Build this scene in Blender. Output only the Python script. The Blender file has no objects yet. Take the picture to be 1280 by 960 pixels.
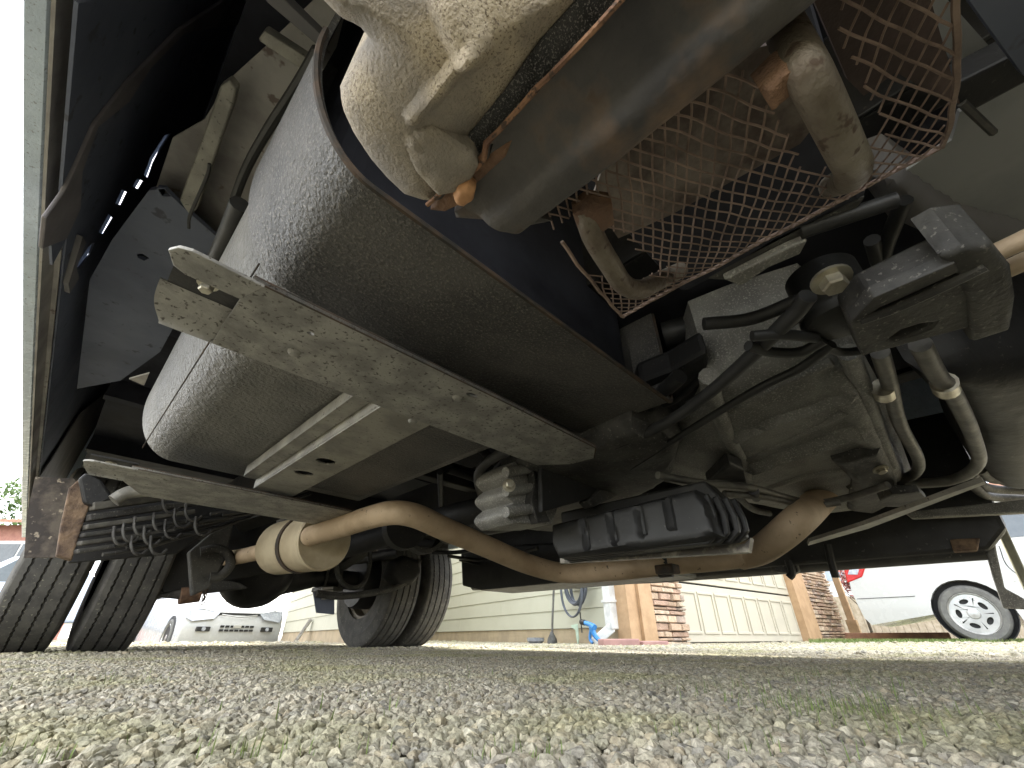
import bpy, bmesh, math, random
import numpy as np
from mathutils import Vector, Matrix, noise
from mathutils.geometry import delaunay_2d_cdt, tessellate_polygon
random.seed(4)
S = bpy.context.scene
COL = S.collection
R_ = math.radians
# ------------------------------------------------------------------ camera
F_PX, HOR, CAMH = 520.0, 797.0, 0.06
PITCH = math.atan((HOR-480)/F_PX)
AZ = math.atan((640-27)/(F_PX/math.cos(PITCH)))       # clockwise from +Y (the truck's rearward axis)
cam = bpy.data.cameras.new('camera'); camo = bpy.data.objects.new('camera', cam); COL.objects.link(camo)
cam.sensor_width = 36; cam.lens = F_PX/1280*36; cam.clip_start = 0.01; cam.clip_end = 2000
camo.location = (0, 0, CAMH); camo.rotation_euler = (math.pi/2+PITCH, 0, -AZ)
S.camera = camo
# ------------------------------------------------------------------ world and sun
SUN_EL, SUN_AZ = 50, 38          # azimuth clockwise from +Y
w = bpy.data.worlds.new('World'); S.world = w; w.use_nodes = True
n = w.node_tree.nodes; l = w.node_tree.links; n.clear()
out = n.new('ShaderNodeOutputWorld'); bg = n.new('ShaderNodeBackground'); bg.inputs[1].default_value = 0.15
sky = n.new('ShaderNodeTexSky'); sky.sky_type = 'NISHITA'; sky.sun_disc = False
sky.sun_elevation = R_(SUN_EL); sky.sun_rotation = R_(SUN_AZ); sky.dust_density = 2.0
tc = n.new('ShaderNodeTexCoord'); mp = n.new('ShaderNodeMapping'); mp.inputs['Scale'].default_value = (1, 1, 2.5)
nz = n.new('ShaderNodeTexNoise'); nz.inputs['Scale'].default_value = 2.6; nz.inputs['Detail'].default_value = 7
rp = n.new('ShaderNodeValToRGB'); rp.color_ramp.elements[0].position = .38; rp.color_ramp.elements[1].position = .66
rp.color_ramp.elements[0].color = (.45, .45, .45, 1)
mx = n.new('ShaderNodeMix'); mx.data_type = 'RGBA'; mx.inputs[7].default_value = (7.2, 7.1, 6.9, 1)
l.new(tc.outputs['Generated'], mp.inputs[0]); l.new(mp.outputs[0], nz.inputs['Vector']); l.new(nz.outputs['Fac'], rp.inputs[0])
l.new(rp.outputs[0], mx.inputs[0]); l.new(sky.outputs[0], mx.inputs[6]); l.new(mx.outputs[2], bg.inputs[0]); l.new(bg.outputs[0], out.inputs[0])
sl = bpy.data.lights.new('sun', 'SUN'); sl.energy = 2.6; sl.angle = R_(3); sl.color = (1, .95, .87)
so = bpy.data.objects.new('sun', sl); COL.objects.link(so)
so.rotation_euler = (R_(90-SUN_EL), 0, math.pi-R_(SUN_AZ))
S.view_settings.view_transform = 'Standard'; S.view_settings.look = 'None'
S.view_settings.exposure = 2.35; S.view_settings.gamma = 1
# ------------------------------------------------------------------ pixel -> place helpers
_s, _c = math.sin(AZ), math.cos(AZ); _p = PITCH
FV = Vector((math.cos(_p)*_s, math.cos(_p)*_c, math.sin(_p))); RV = Vector((_c, -_s, 0))
UV = Vector((-math.sin(_p)*_s, -math.sin(_p)*_c, math.cos(_p)))
def at(x, y, X=None, Y=None, Z=None, D=None):
    d = FV + RV*((x-640)/F_PX) + UV*((480-y)/F_PX)
    if X is not None: t = X/d.x
    elif Y is not None: t = Y/d.y
    elif Z is not None: t = (Z-CAMH)/d.z
    else: t = D
    return Vector((t*d.x, t*d.y, CAMH+t*d.z))
def gp(x, df, z=0.0):             # ground point: column x at horizontal forward distance df
    lat = df*(x-640)/(F_PX/math.cos(PITCH))
    return Vector((df*_s+lat*_c, df*_c-lat*_s, z))
# ------------------------------------------------------------------ materials
def mat(name, a, b=None, rough=.6, metal=0.0, ns=8, lo=.4, hi=.6, spk=None, ss=120, st=.62, bump=.0, bs=80, bd=.002, coat=0, moss=None):
    m = bpy.data.materials.new(name); m.use_nodes = True
    N = m.node_tree.nodes; L = m.node_tree.links; P = N['Principled BSDF']
    P.inputs['Roughness'].default_value = rough; P.inputs['Metallic'].default_value = metal
    if coat: P.inputs['Coat Weight'].default_value = coat
    tc = N.new('ShaderNodeTexCoord'); src = tc.outputs['Object']
    def noi(sc, det=5):
        t = N.new('ShaderNodeTexNoise'); t.inputs['Scale'].default_value = sc; t.inputs['Detail'].default_value = det
        t.inputs['Roughness'].default_value = .6; L.new(src, t.inputs['Vector']); return t.outputs['Fac']
    def ramp(f, p0, p1):
        r = N.new('ShaderNodeMapRange'); r.inputs[1].default_value = p0; r.inputs[2].default_value = p1; L.new(f, r.inputs[0]); return r.outputs[0]
    def mixc(f, A, B):
        x = N.new('ShaderNodeMix'); x.data_type = 'RGBA'; L.new(f, x.inputs[0])
        for v, i in ((A, 6), (B, 7)):
            if isinstance(v, tuple): x.inputs[i].default_value = (*v, 1)
            else: L.new(v, x.inputs[i])
        return x.outputs[2]
    if b is None: b = tuple(c*.72 for c in a)
    c = mixc(ramp(noi(ns), lo, hi), a, b)
    if spk: c = mixc(ramp(noi(ss, 3), st, st+.06), c, spk)
    if moss: c = mixc(ramp(noi(moss[1]), moss[2], moss[2]+.12), c, moss[0])
    L.new(c, P.inputs['Base Color'])
    rr = N.new('ShaderNodeMapRange'); rr.inputs[3].default_value = max(.05, rough-.12); rr.inputs[4].default_value = min(1, rough+.15)
    L.new(noi(ns*3), rr.inputs[0]); L.new(rr.outputs[0], P.inputs['Roughness'])
    if bump:
        bn = N.new('ShaderNodeBump'); bn.inputs['Strength'].default_value = bump; bn.inputs['Distance'].default_value = bd
        L.new(noi(bs, 4), bn.inputs['Height']); L.new(bn.outputs[0], P.inputs['Normal'])
    return m
M = {}
M['guard'] = mat('black_undersealed_steel', (.105, .10, .093), (.06, .058, .056), .45, 0, 7, spk=(.18, .168, .15), ss=320, st=.56, bump=1, bs=160, bd=.004)
M['tank'] = mat('grey_textured_tank', (.19, .183, .165), (.12, .117, .108), .42, 0, 5, spk=(.075, .072, .07), ss=60, st=.66, bump=1, bs=120, bd=.007)
M['strap'] = mat('weathered_galvanised_steel', (.36, .35, .32), (.22, .215, .20), .5, .3, 22, spk=(.10, .09, .08), ss=170, st=.59, bump=.7, bs=90)
M['strap_edge'] = mat('rusty_edge', (.10, .07, .05), (.05, .045, .04), .8, .2, 40, bump=.5)
M['chan'] = mat('grey_channel_steel', (.36, .345, .30), (.24, .23, .205), .45, .35, 14, spk=(.11, .10, .09), ss=120, st=.62, bump=.5, bs=120)
M['black'] = mat('black_chassis_paint', (.024, .023, .023), (.014, .014, .015), .55, 0, 10, spk=(.07, .062, .055), ss=120, st=.64, bump=.5, bs=70)
M['haze_tint'] = mat('haze_tinted_liner', (.15, .17, .23), (.10, .115, .165), .6, 0, 3, spk=(.07, .075, .1), ss=25, st=.62, bump=.3, bs=30)  # blue cast of lens flare and haze painted into the liner colour
M['floor'] = mat('dark_underfloor', (.036, .038, .052), (.018, .019, .028), .8, 0, 5, bump=.5, bs=40)  # dark underfloor, lifted and blued to carry the same painted haze
M['liner'] = mat('grey_liner', (.20, .19, .19), (.14, .135, .14), .6, 0, 4, bump=.25, bs=40)
M['shroud'] = mat('pale_grey_shroud', (.44, .45, .45), (.33, .34, .35), .6, 0, 5, bump=.3, bs=40)
M['pale'] = mat('dusty_grey_panel', (.46, .44, .41), (.27, .25, .24), .6, 0, 6, spk=(.18, .14, .12), ss=30, st=.64, bump=.3, bs=60)
M['white'] = mat('white_painted_skirt', (.70, .81, .93), (.62, .72, .83), .25, 0, 10, spk=(.38, .43, .5), ss=230, st=.61, bump=.6, bs=300, bd=.001, coat=.4)
M['alum'] = mat('sand_cast_aluminium', (.60, .51, .37), (.36, .30, .225), .7, .05, 16, lo=.38, hi=.62, spk=(.22, .175, .12), ss=800, st=.55, bump=1, bs=480, bd=.0014, moss=((.27, .24, .20), 8, .50))
M['foam'] = mat('grey_black_foam', (.07, .07, .068), (.04, .04, .04), .95, 0, 50, spk=(.26, .25, .235), ss=1100, st=.55, bump=1, bs=1100, bd=.002)
M['shield'] = mat('dark_heat_shield', (.105, .097, .09), (.055, .053, .055), .7, .1, 9, spk=(.04, .036, .034), ss=40, st=.64, moss=((.19, .13, .09), 10, .50), bump=.9, bs=60, bd=.003)
M['rust'] = mat('brown_rust', (.26, .15, .09), (.15, .09, .06), .85, 0, 30, bump=1, bs=150, bd=.003)
M['mesh'] = mat('rusty_expanded_metal', (.34, .25, .20), (.20, .145, .115), .8, .2, 40, bump=.5, bs=200)
M['tube'] = mat('dull_steel_tube', (.24, .21, .165), (.15, .12, .09), .5, .5, 25, spk=(.10, .07, .05), ss=90, st=.58, bump=.6, bs=200)
M['exh'] = mat('tan_exhaust_steel', (.60, .46, .31), (.46, .34, .22), .6, .1, 9, spk=(.12, .085, .06), ss=55, st=.66, bump=.4, bs=140)
M['muff'] = mat('tan_silencer_steel', (.62, .53, .37), (.50, .41, .27), .6, .2, 10, bump=.3, bs=40)
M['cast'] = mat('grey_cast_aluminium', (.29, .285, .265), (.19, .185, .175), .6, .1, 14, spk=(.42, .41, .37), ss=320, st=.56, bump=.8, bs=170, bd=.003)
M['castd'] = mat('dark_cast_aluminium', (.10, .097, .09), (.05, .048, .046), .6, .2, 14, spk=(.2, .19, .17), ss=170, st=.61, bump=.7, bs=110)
M['pan'] = mat('black_pressed_pan', (.026, .026, .025), (.016, .016, .016), .48, 0, 12, spk=(.08, .075, .07), ss=80, st=.66, bump=.3, bs=60)
M['rubber'] = mat('black_rubber_hose', (.03, .03, .03), (.02, .02, .02), .5, 0, 20, bump=.3)
M['pipe'] = mat('grey_coolant_pipe', (.19, .182, .16), (.11, .105, .095), .5, .3, 20, bump=.4, bs=90)
M['bolt'] = mat('zinc_bolt', (.55, .52, .42), (.40, .36, .28), .35, .8, 50)
M['tyre'] = mat('worn_tyre_rubber', (.115, .11, .10), (.075, .072, .068), .8, 0, 18, spk=(.26, .25, .2), ss=90, st=.64, bump=.6, bs=130)
M['tyrew'] = mat('tyre_groove', (.015, .015, .015), None, .9)
M['rim'] = mat('dusty_steel_rim', (.30, .27, .22), (.2, .17, .13), .6, .4, 20)
M['wood'] = mat('rotten_brown_timber', (.25, .17, .11), (.09, .06, .045), .9, 0, 25, bump=1, bs=60, bd=.006)
# ------------------------------------------------------------------ object helpers
def tag(o, label=None, cat=None, group=None, kind=None):
    for k, v in (('label', label), ('category', cat), ('group', group), ('kind', kind)):
        if v: o[k] = v
    return o
def empty(name, loc=(0, 0, 0), rz=0, **k):
    o = bpy.data.objects.new(name, None); COL.objects.link(o); o.location = loc; o.rotation_euler = (0, 0, rz)
    o.empty_display_size = .1
    return tag(o, **k)
def crv(P, n=6):
    P = [Vector(p) for p in P]
    if len(P) < 3: return P
    Q = [2*P[0]-P[1]]+P+[2*P[-1]-P[-2]]; out = []
    for i in range(1, len(Q)-2):
        a, b, c, d = Q[i-1:i+3]
        for k in range(n):
            t = k/n
            out.append(.5*((2*b)+(c-a)*t+(2*a-5*b+4*c-d)*t*t+(3*b-a-3*c+d)*t**3))
    out.append(P[-1]); return out
class MB:
    def __init__(s): s.v = []; s.f = []
    def add(s, v, f):
        o = len(s.v); s.v += [Vector(p) for p in v]; s.f += [tuple(i+o for i in q) for q in f]; return s
    def box(s, x0, x1, y0, y1, z0, z1):
        return s.add([(x, y, z) for x in (x0, x1) for y in (y0, y1) for z in (z0, z1)],
                     [(0, 1, 3, 2), (4, 6, 7, 5), (0, 4, 5, 1), (2, 3, 7, 6), (0, 2, 6, 4), (1, 5, 7, 3)])
    def bar(s, a, b, w, h, up=(0, 0, 1)):
        a, b = Vector(a), Vector(b); d = (b-a).normalized(); u = Vector(up); r = d.cross(u).normalized(); u = r.cross(d)
        pts = [p+r*i*w/2+u*j*h/2 for p in (a, b) for i in (-1, 1) for j in (-1, 1)]
        return s.add(pts, [(0, 1, 3, 2), (4, 6, 7, 5), (0, 4, 5, 1), (2, 3, 7, 6), (0, 2, 6, 4), (1, 5, 7, 3)])
    def tube(s, P, r, seg=12, n=6, smooth=True):
        P = crv(P, n) if smooth else [Vector(p) for p in P]
        rs = r if isinstance(r, (list, tuple)) else [r]*2
        N = len(P); up = None; V = []; Fc = []
        for i, p in enumerate(P):
            d = (P[min(i+1, N-1)]-P[max(i-1, 0)]).normalized()
            if up is None: up = Vector((0, 0, 1)) if abs(d.z) < .9 else Vector((1, 0, 0))
            a = d.cross(up).normalized(); up = a.cross(d)
            t = i/(N-1)*(len(rs)-1); k = min(int(t), len(rs)-2); rr = rs[k]+(rs[k+1]-rs[k])*(t-k)
            for j in range(seg):
                q = 2*math.pi*j/seg; V.append(p+a*math.cos(q)*rr+up*math.sin(q)*rr)
        for i in range(N-1):
            for j in range(seg):
                k = (j+1) % seg; Fc.append((i*seg+j, i*seg+k, (i+1)*seg+k, (i+1)*seg+j))
        Fc += [tuple(range(seg)), tuple((N-1)*seg+j for j in reversed(range(seg)))]
        return s.add(V, Fc)
    def lathe(s, c, ax, prof, seg=32, a0=0, wob=0):
        c = Vector(c); ax = Vector(ax).normalized()
        u = ax.orthogonal().normalized(); v = ax.cross(u); V = []; Fc = []; n = len(prof)
        for j in range(seg):
            q = a0+2*math.pi*j/seg; e = u*math.cos(q)+v*math.sin(q)
            for (r, h) in prof: V.append(c+ax*h+e*r)
        for j in range(seg):
            k = (j+1) % seg
            for i in range(n-1): Fc.append((j*n+i, j*n+i+1, k*n+i+1, k*n+i))
        return s.add(V, Fc)
    def prism(s, poly, ext, holes=()):
        loops = [[Vector(p) for p in poly]]+[[Vector(p) for p in h] for h in holes]
        fl = [p for L in loops for p in L]; tr = tessellate_polygon(loops); n = len(fl); e = Vector(ext)
        Fc = [tuple(t) for t in tr]+[tuple(i+n for i in reversed(t)) for t in tr]; o = 0
        for L in loops:
            m = len(L)
            for i in range(m): j = (i+1) % m; Fc.append((o+i, o+j, o+j+n, o+i+n))
            o += m
        return s.add(fl+[p+e for p in fl], Fc)
    def relief(s, poly, pl, r, H, depth, g=None, ridges=(), nz=0, ns=30):
        # a thick casting: outline on plane pl, its face swelling towards the road / the near side
        ix = {'Z': (0, 1, 2), 'X': (1, 2, 0), 'Y': (0, 2, 1)}[pl]
        P2 = [Vector((p[ix[0]], p[ix[1]])) for p in poly]; base = sum(p[ix[2]] for p in poly)/len(poly)
        R2 = [([Vector((p[ix[0]], p[ix[1]])) for p in q], wd, hh) for q, wd, hh in ridges]
        def sd(p, a, b):
            ab = b-a; t = max(0, min(1, (p-a).dot(ab)/max(ab.dot(ab), 1e-12))); return (p-a-ab*t).length
        def inside(p):
            c = False; n = len(P2)
            for i in range(n):
                a, b = P2[i], P2[i-1]
                if (a.y > p.y) != (b.y > p.y) and p.x < (b.x-a.x)*(p.y-a.y)/(b.y-a.y)+a.x: c = not c
            return c
        xs = [p.x for p in P2]; ys = [p.y for p in P2]
        if g is None: g = math.sqrt((max(xs)-min(xs))*(max(ys)-min(ys))/1400)
        dense = []
        for i in range(len(P2)):
            a, b = P2[i], P2[(i+1) % len(P2)]; k = max(1, int((b-a).length/g))
            dense += [a+(b-a)*(t/k) for t in range(k)]
        n0 = len(dense); pts = list(dense); y = min(ys)
        while y < max(ys):
            x = min(xs)
            while x < max(xs):
                p = Vector((x+random.uniform(-.1, .1)*g, y+random.uniform(-.1, .1)*g))
                if inside(p) and min(sd(p, P2[i-1], P2[i]) for i in range(len(P2))) > g*.45: pts.append(p)
                x += g
            y += g
        vs, es, fs, _, _, _ = delaunay_2d_cdt(pts, [(i, (i+1) % n0) for i in range(n0)], [], 1, 1e-7)
        V = []; Bk = []
        for p in vs:
            d = min(sd(p, P2[i-1], P2[i]) for i in range(len(P2)))
            q = min(d/r, 1); h = H*math.sqrt(max(0, 1-(1-q)**2))
            for line, wd, hh in R2:
                dd = min(sd(p, line[i], line[i+1]) for i in range(len(line)-1))
                if dd < wd: h += hh*(1-(dd/wd)**2)*min(1, d/(g*2))
            if nz and d > g*.3: h += nz*noise.noise(Vector((p.x, p.y, base))*ns)
            a = [0, 0, 0]; a[ix[0]] = p.x; a[ix[1]] = p.y; a[ix[2]] = base-h; V.append(Vector(a))
            a[ix[2]] = base+depth; Bk.append(Vector(a))
        n = len(V); cnt = {}
        for f in fs:
            for i in range(len(f)):
                e = (f[i], f[(i+1) % len(f)]); cnt[e] = 1
        Fc = [tuple(f) for f in fs]+[tuple(i+n for i in reversed(f)) for f in fs]
        Fc += [(a, a+n, b+n, b) for (a, b) in cnt if (b, a) not in cnt]
        return s.add(V+Bk, Fc)
    def build(s, name, m, parent=None, smooth=False, bev=0, label=None, kind=None, seg=2):
        me = bpy.data.meshes.new(name); V = s.v
        if parent is not None:
            inv = WM(parent).inverted(); V = [inv @ p for p in V]
        me.from_pydata([tuple(p) for p in V], [], s.f); me.update()
        bm = bmesh.new(); bm.from_mesh(me); bmesh.ops.recalc_face_normals(bm, faces=bm.faces); bm.to_mesh(me); bm.free()
        me.materials.append(m if not isinstance(m, str) else M[m])
        o = bpy.data.objects.new(name, me); COL.objects.link(o)
        if parent is not None: o.parent = parent
        if smooth:
            me.polygons.foreach_set('use_smooth', [True]*len(me.polygons)); me.set_sharp_from_angle(angle=R_(38))
        if bev:
            b = o.modifiers.new('bevel', 'BEVEL'); b.width = bev; b.segments = seg; b.limit_method = 'ANGLE'; b.angle_limit = R_(35)
        return tag(o, label=label, kind=kind)
def WM(o):
    m = Matrix.Translation(o.location) @ o.rotation_euler.to_matrix().to_4x4()
    return WM(o.parent) @ m if o.parent else m
def ell(c, a, b, n=20):           # ring in the XY plane
    return [Vector((c[0]+a*math.cos(2*math.pi*i/n), c[1]+b*math.sin(2*math.pi*i/n), c[2])) for i in range(n)]
def hexbolt(c, ax, r, h, parent, m='bolt', washer=True):
    b = MB(); c = Vector(c); ax = Vector(ax).normalized()
    if washer: b.lathe(c, ax, [(0, 0), (r*1.55, 0), (r*1.55, r*.25), (0, r*.25)], 20)
    b.lathe(c+ax*(r*.26 if washer else 0), ax, [(0, 0), (r, 0), (r, h*.85), (r*.85, h), (0, h)], 6)
    return b.build('bolt', m, parent)

# ================================================================== THE TRUCK (one thing; +Y runs to its rear)
T = empty('motorhome_truck', (.9, 1.2, 0), label='white camper truck seen from beneath, with grimy tank, tan exhaust pipe and twin rear tyres', cat='truck')
# ---- body shell
BW = -.26
b = MB(); prof = [(BW+.005, .672), (BW, .70), (BW-.01, .80), (BW-.02, 1.0), (BW-.02, 2.9), (BW+.1, 3.0), (1.9, 3.0), (2.02, 2.9), (2.02, .75), (1.99, .6), (1.96, .58), (1.9, .80), (1.9, 1.02), (-.15, 1.02), (BW+.02, .9), (BW+.02, .74), (BW+.0465, .700)]
poly = [Vector((x, -2.2, z)) for x, z in prof]
# side skin with daylight gaps of the locker frame
outer_skin = MB()
skin = [Vector((BW, y, z)) for y, z in ((-2.2, .70), (4.6, .70), (4.6, 3.0), (-2.2, 3.0))]
gaps = [[(90, 334), (97, 334), (110, 318), (116, 302), (108, 308), (99, 322)], [(121, 290), (128, 292), (140, 272), (134, 266)],
        [(142, 254), (150, 256), (158, 240), (150, 236)], [(164, 232), (172, 236), (178, 226), (170, 222)],
        [(178, 218), (184, 222), (190, 204), (200, 184), (212, 166), (204, 168), (186, 196)]]
holes = [[at(x, y, X=BW) for x, y in g] for g in gaps]
outer_skin.prism(skin, (.010, 0, 0), holes)
outer_skin.build('side_panel', 'white', T)
b = MB(); b.add([], [])
lip = [(BW-.001, .70), (BW-.001, .664), (BW+.002, .661), (BW+.018, .665), (BW+.0205, .672), (BW+.012, .69), (BW+.011, .70)]
b.prism([Vector((x, -2.2, z)) for x, z in lip], (0, 6.8, 0)); b.build('skirt_lip', 'white', T)
b = MB(); b.box(BW+.021, BW+.025, -2.2, 4.6, .666, .714); b.box(BW+.0255, BW+.034, -2.2, 4.6, .710, .714)
b.build('skirt_flange', 'pale', T, label='tan grey inner flange of the skirt')
b = MB(); b.box(BW, 2.02, -2.2, 4.6, 2.98, 3.0); b.build('roof', 'white', T)
b = MB(); b.box(2.0, 2.02, -2.2, 4.6, .62, 2.98); b.build('side_panel', 'white', T)
b = MB(); b.box(BW, 2.0, 4.58, 4.6, .95, 2.98); b.build('rear_panel', 'white', T)
b = MB(); b.box(BW, 2.0, -2.2, -2.18, .5, 2.98); b.build('front_panel', 'white', T)
MB().box(-.13, -.127, -2.18, 4.58, 1.0005, 1.60).build('locker_wall', 'haze_tint', T); MB().box(BW+.011, -.1305, -2.18, 4.58, 1.60, 1.61).build('locker_roof', 'haze_tint', T)
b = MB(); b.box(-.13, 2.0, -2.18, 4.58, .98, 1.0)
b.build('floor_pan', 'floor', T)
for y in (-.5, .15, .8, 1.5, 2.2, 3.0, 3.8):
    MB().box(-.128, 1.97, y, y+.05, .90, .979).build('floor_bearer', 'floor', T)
for x in (.50, 1.30):
    r = MB(); r.box(x, x+.006, -2.1, 4.5, .62, .80); r.box(x+.007, x+.06, -2.1, 4.5, .62, .626); r.box(x+.007, x+.06, -2.1, 4.5, .794, .80)
    r.build('chassis_rail', 'black', T, bev=.002)
for y in (1.5, 2.35): MB().box(.56, 1.29, y, y+.06, .66, .76).build('crossmember', 'black', T, bev=.004)
# ---- inner skirt, braces and panels on the near side
def plate(name, px, m, thick, pl, val, parent=T, holes=(), bev=0, label=None):
    ext = {'X': (thick, 0, 0), 'Y': (0, thick, 0), 'Z': (0, 0, thick)}[pl]
    P = [at(x, y, **{pl: val}) for x, y in px]; H = [[at(x, y, **{pl: val}) for x, y in h] for h in holes]
    return MB().prism(P, ext, H).build(name, m, parent, bev=bev, label=label)
XI = BW+.036
MB().prism([Vector((XI, y, z)) for y, z in ((-2.2, .712), (4.5, .712), (4.5, 1.59), (-2.2, 1.59))], (.003, 0, 0), [[at(x, y, X=XI) for x, y in g] for g in gaps]).build('inner_skirt', 'haze_tint', T)
XI += .006
plate('inner_skirt', [(92, 0), (300, -40), (262, 60), (200, 130), (150, 190), (104, 250), (62, 330), (60, 300), (72, 250)], 'haze_tint', .004, 'X', XI)
plate('inner_skirt', [(36, 690), (46, 600), (100, 515), (160, 468), (166, 500), (134, 560), (100, 610), (80, 650), (66, 690)], 'liner', .004, 'X', XI+.006)
# brace running up the skirt
plate('skirt_brace', [(51, 270), (74, 238), (94, 195), (113, 152), (156, 98), (219, 35), (273, 0), (300, -20), (336, -10), (324, 27), (273, 31), (227, 39), (184, 82), (156, 125), (117, 156), (98, 211), (96, 258), (78, 297), (47, 309)], mat('grey_skirt_brace', (.24, .22, .23), (.15, .14, .15), .6, 0, 6), .006, 'X', XI+.003, bev=.002)
plate('skirt_tab', [(50, 314), (60, 262), (64, 256), (60, 300), (54, 316)], 'pale', .003, 'X', XI-.008)
plate('frame_bracket', [(78, 352), (95, 292), (100, 300), (88, 332), (92, 345), (80, 364)], 'liner', .01, 'X', XI-.004)
# pale panels deeper inside, seen past the tank
plate('inner_panel', [(186, 262), (216, 172), (255, 150), (286, 100), (330, 60), (392, 0), (440, -20), (420, 60), (345, 190), (300, 290), (262, 290), (215, 262)], 'pale', .006, 'Z', .86, label='pale dusty inner panel')
plate('inner_rail', [(224, 250), (275, 108), (286, 100), (296, 112), (292, 130), (246, 262), (236, 270)], 'chan', .02, 'Z', .80, bev=.003)
plate('inner_rail', [(330, 0), (400, 60), (408, 50), (346, -10)], 'liner', .02, 'Z', .78, bev=.003)
plate('inner_rail', [(322, 50), (384, 92), (392, 78), (330, 38)], 'chan', .02, 'Z', .80, bev=.003)
plate('inner_panel', [(186, 238), (205, 236), (232, 262), (275, 300), (222, 400), (200, 440), (150, 476), (96, 486), (104, 420), (112, 350), (140, 300)], 'haze_tint', .01, 'Z', .80,
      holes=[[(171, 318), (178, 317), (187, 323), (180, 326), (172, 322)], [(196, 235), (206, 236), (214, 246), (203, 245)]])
b = MB(); b.tube([at(x, y, Z=.70) for x, y in [(397, 62), (370, 108), (333, 165), (306, 215), (284, 275)]], .007, 8); b.build('hose', 'rubber', T, smooth=True)
b = MB(); b.tube([at(x, y, Z=.66) for x, y in [(236, 285), (238, 268), (258, 222), (262, 205)]], .0025, 6); b.build('wire', 'rubber', T, smooth=True)
b = MB(); b.tube([at(x, y, Z=.62) for x, y in [(268, 330), (285, 292), (300, 255)]], .014, 10); b.build('hose', 'rubber', T, smooth=True)
plate('triangle_gusset', [(161, 474), (186, 467), (180, 482)], 'pale', .005, 'Z', .62)
# ---- the tank: front guard shell, body, straps and channels
TX0, TX1, TZ = -.004, .62, .42
def tank_profile(x0, x1, z0, z1, r, n=10, rz=None):
    rz = rz or r
    P = [(x0, z1)]
    for i in range(n+1):
        a = math.pi+math.pi/2*i/n; P.append((x0+r+r*math.cos(a), z0+rz+rz*math.sin(a)))
    P2 = []
    for i in range(n//2+1):
        a = -math.pi/2+math.pi/2*i/(n//2); P2.append((x1-.02+.02*math.cos(a), z0+.02+.02*math.sin(a)))
    return P+P2+[(x1, z1)]
def loft(prof_pts, ys, off=None):
    V = []; Fc = []; n = len(prof_pts)
    for j, y in enumerate(ys):
        for i, (x, z) in enumerate(prof_pts):
            dx, dz = off(i, j) if off else (0, 0); V.append(Vector((x+dx, y, z+dz)))
    for j in range(len(ys)-1):
        for i in range(n-1): Fc.append((j*n+i, j*n+i+1, (j+1)*n+i+1, (j+1)*n+i))
    return V, Fc
po = tank_profile(-.010, .66, .412, .96, .085, 16, .17); pi_ = tank_profile(-.004, .654, .418, .96, .079, 16, .164)
b = MB(); ys = [.255+.19*i/8 for i in range(9)]
V1, F1 = loft(po, ys); V2, F2 = loft(pi_, ys); k = len(V1); n_ = len(po); b.add(V1+V2, F1+[tuple(i+k for i in reversed(f)) for f in F2]+
    [(i, i+1, i+1+k, i+k) for i in range(n_-1)]+[(8*n_+i+1, 8*n_+i, 8*n_+i+k, 8*n_+i+1+k) for i in range(n_-1)])
MB().box(.02, .64, .30, .44, .435, .95).build('guard_void_shade', 'floor', T, bev=.055, seg=6)  # added dark block standing in for the shade inside the guard
gs = b.build('tank_guard', 'guard', T, smooth=True, label='black speckled guard round the front of the tank')
b = MB(); b.tube([(x, .254, z) for x, z in po[1:]], .0035, 6, smooth=False); b.build('guard_rim', 'strap_edge', gs, smooth=True)
b = MB(); pt = tank_profile(.0, .60, .425, .90, .10, 14, .15); ys = [.455, .46]+[.46+.80*i/20 for i in range(1, 20)]+[1.26, 1.275]
def off(i, j):
    e = 0
    if j == 0 or j == len(ys)-1: e = .012
    return (0, e)
V1, F1 = loft(pt, ys, off); n_ = len(pt); b.add(V1, F1+[tuple(range(n_)), tuple((len(ys)-1)*n_+i for i in reversed(range(n_)))])
tk = b.build('tank', 'tank', T, smooth=True, label='grey textured steel tank hung between two straps')
b = MB(); b.tube([(.035, .46, .441), (.035, 1.26, .441)], .0012, 5, smooth=False); b.build('tank_seam', 'strap_edge', tk)
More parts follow.
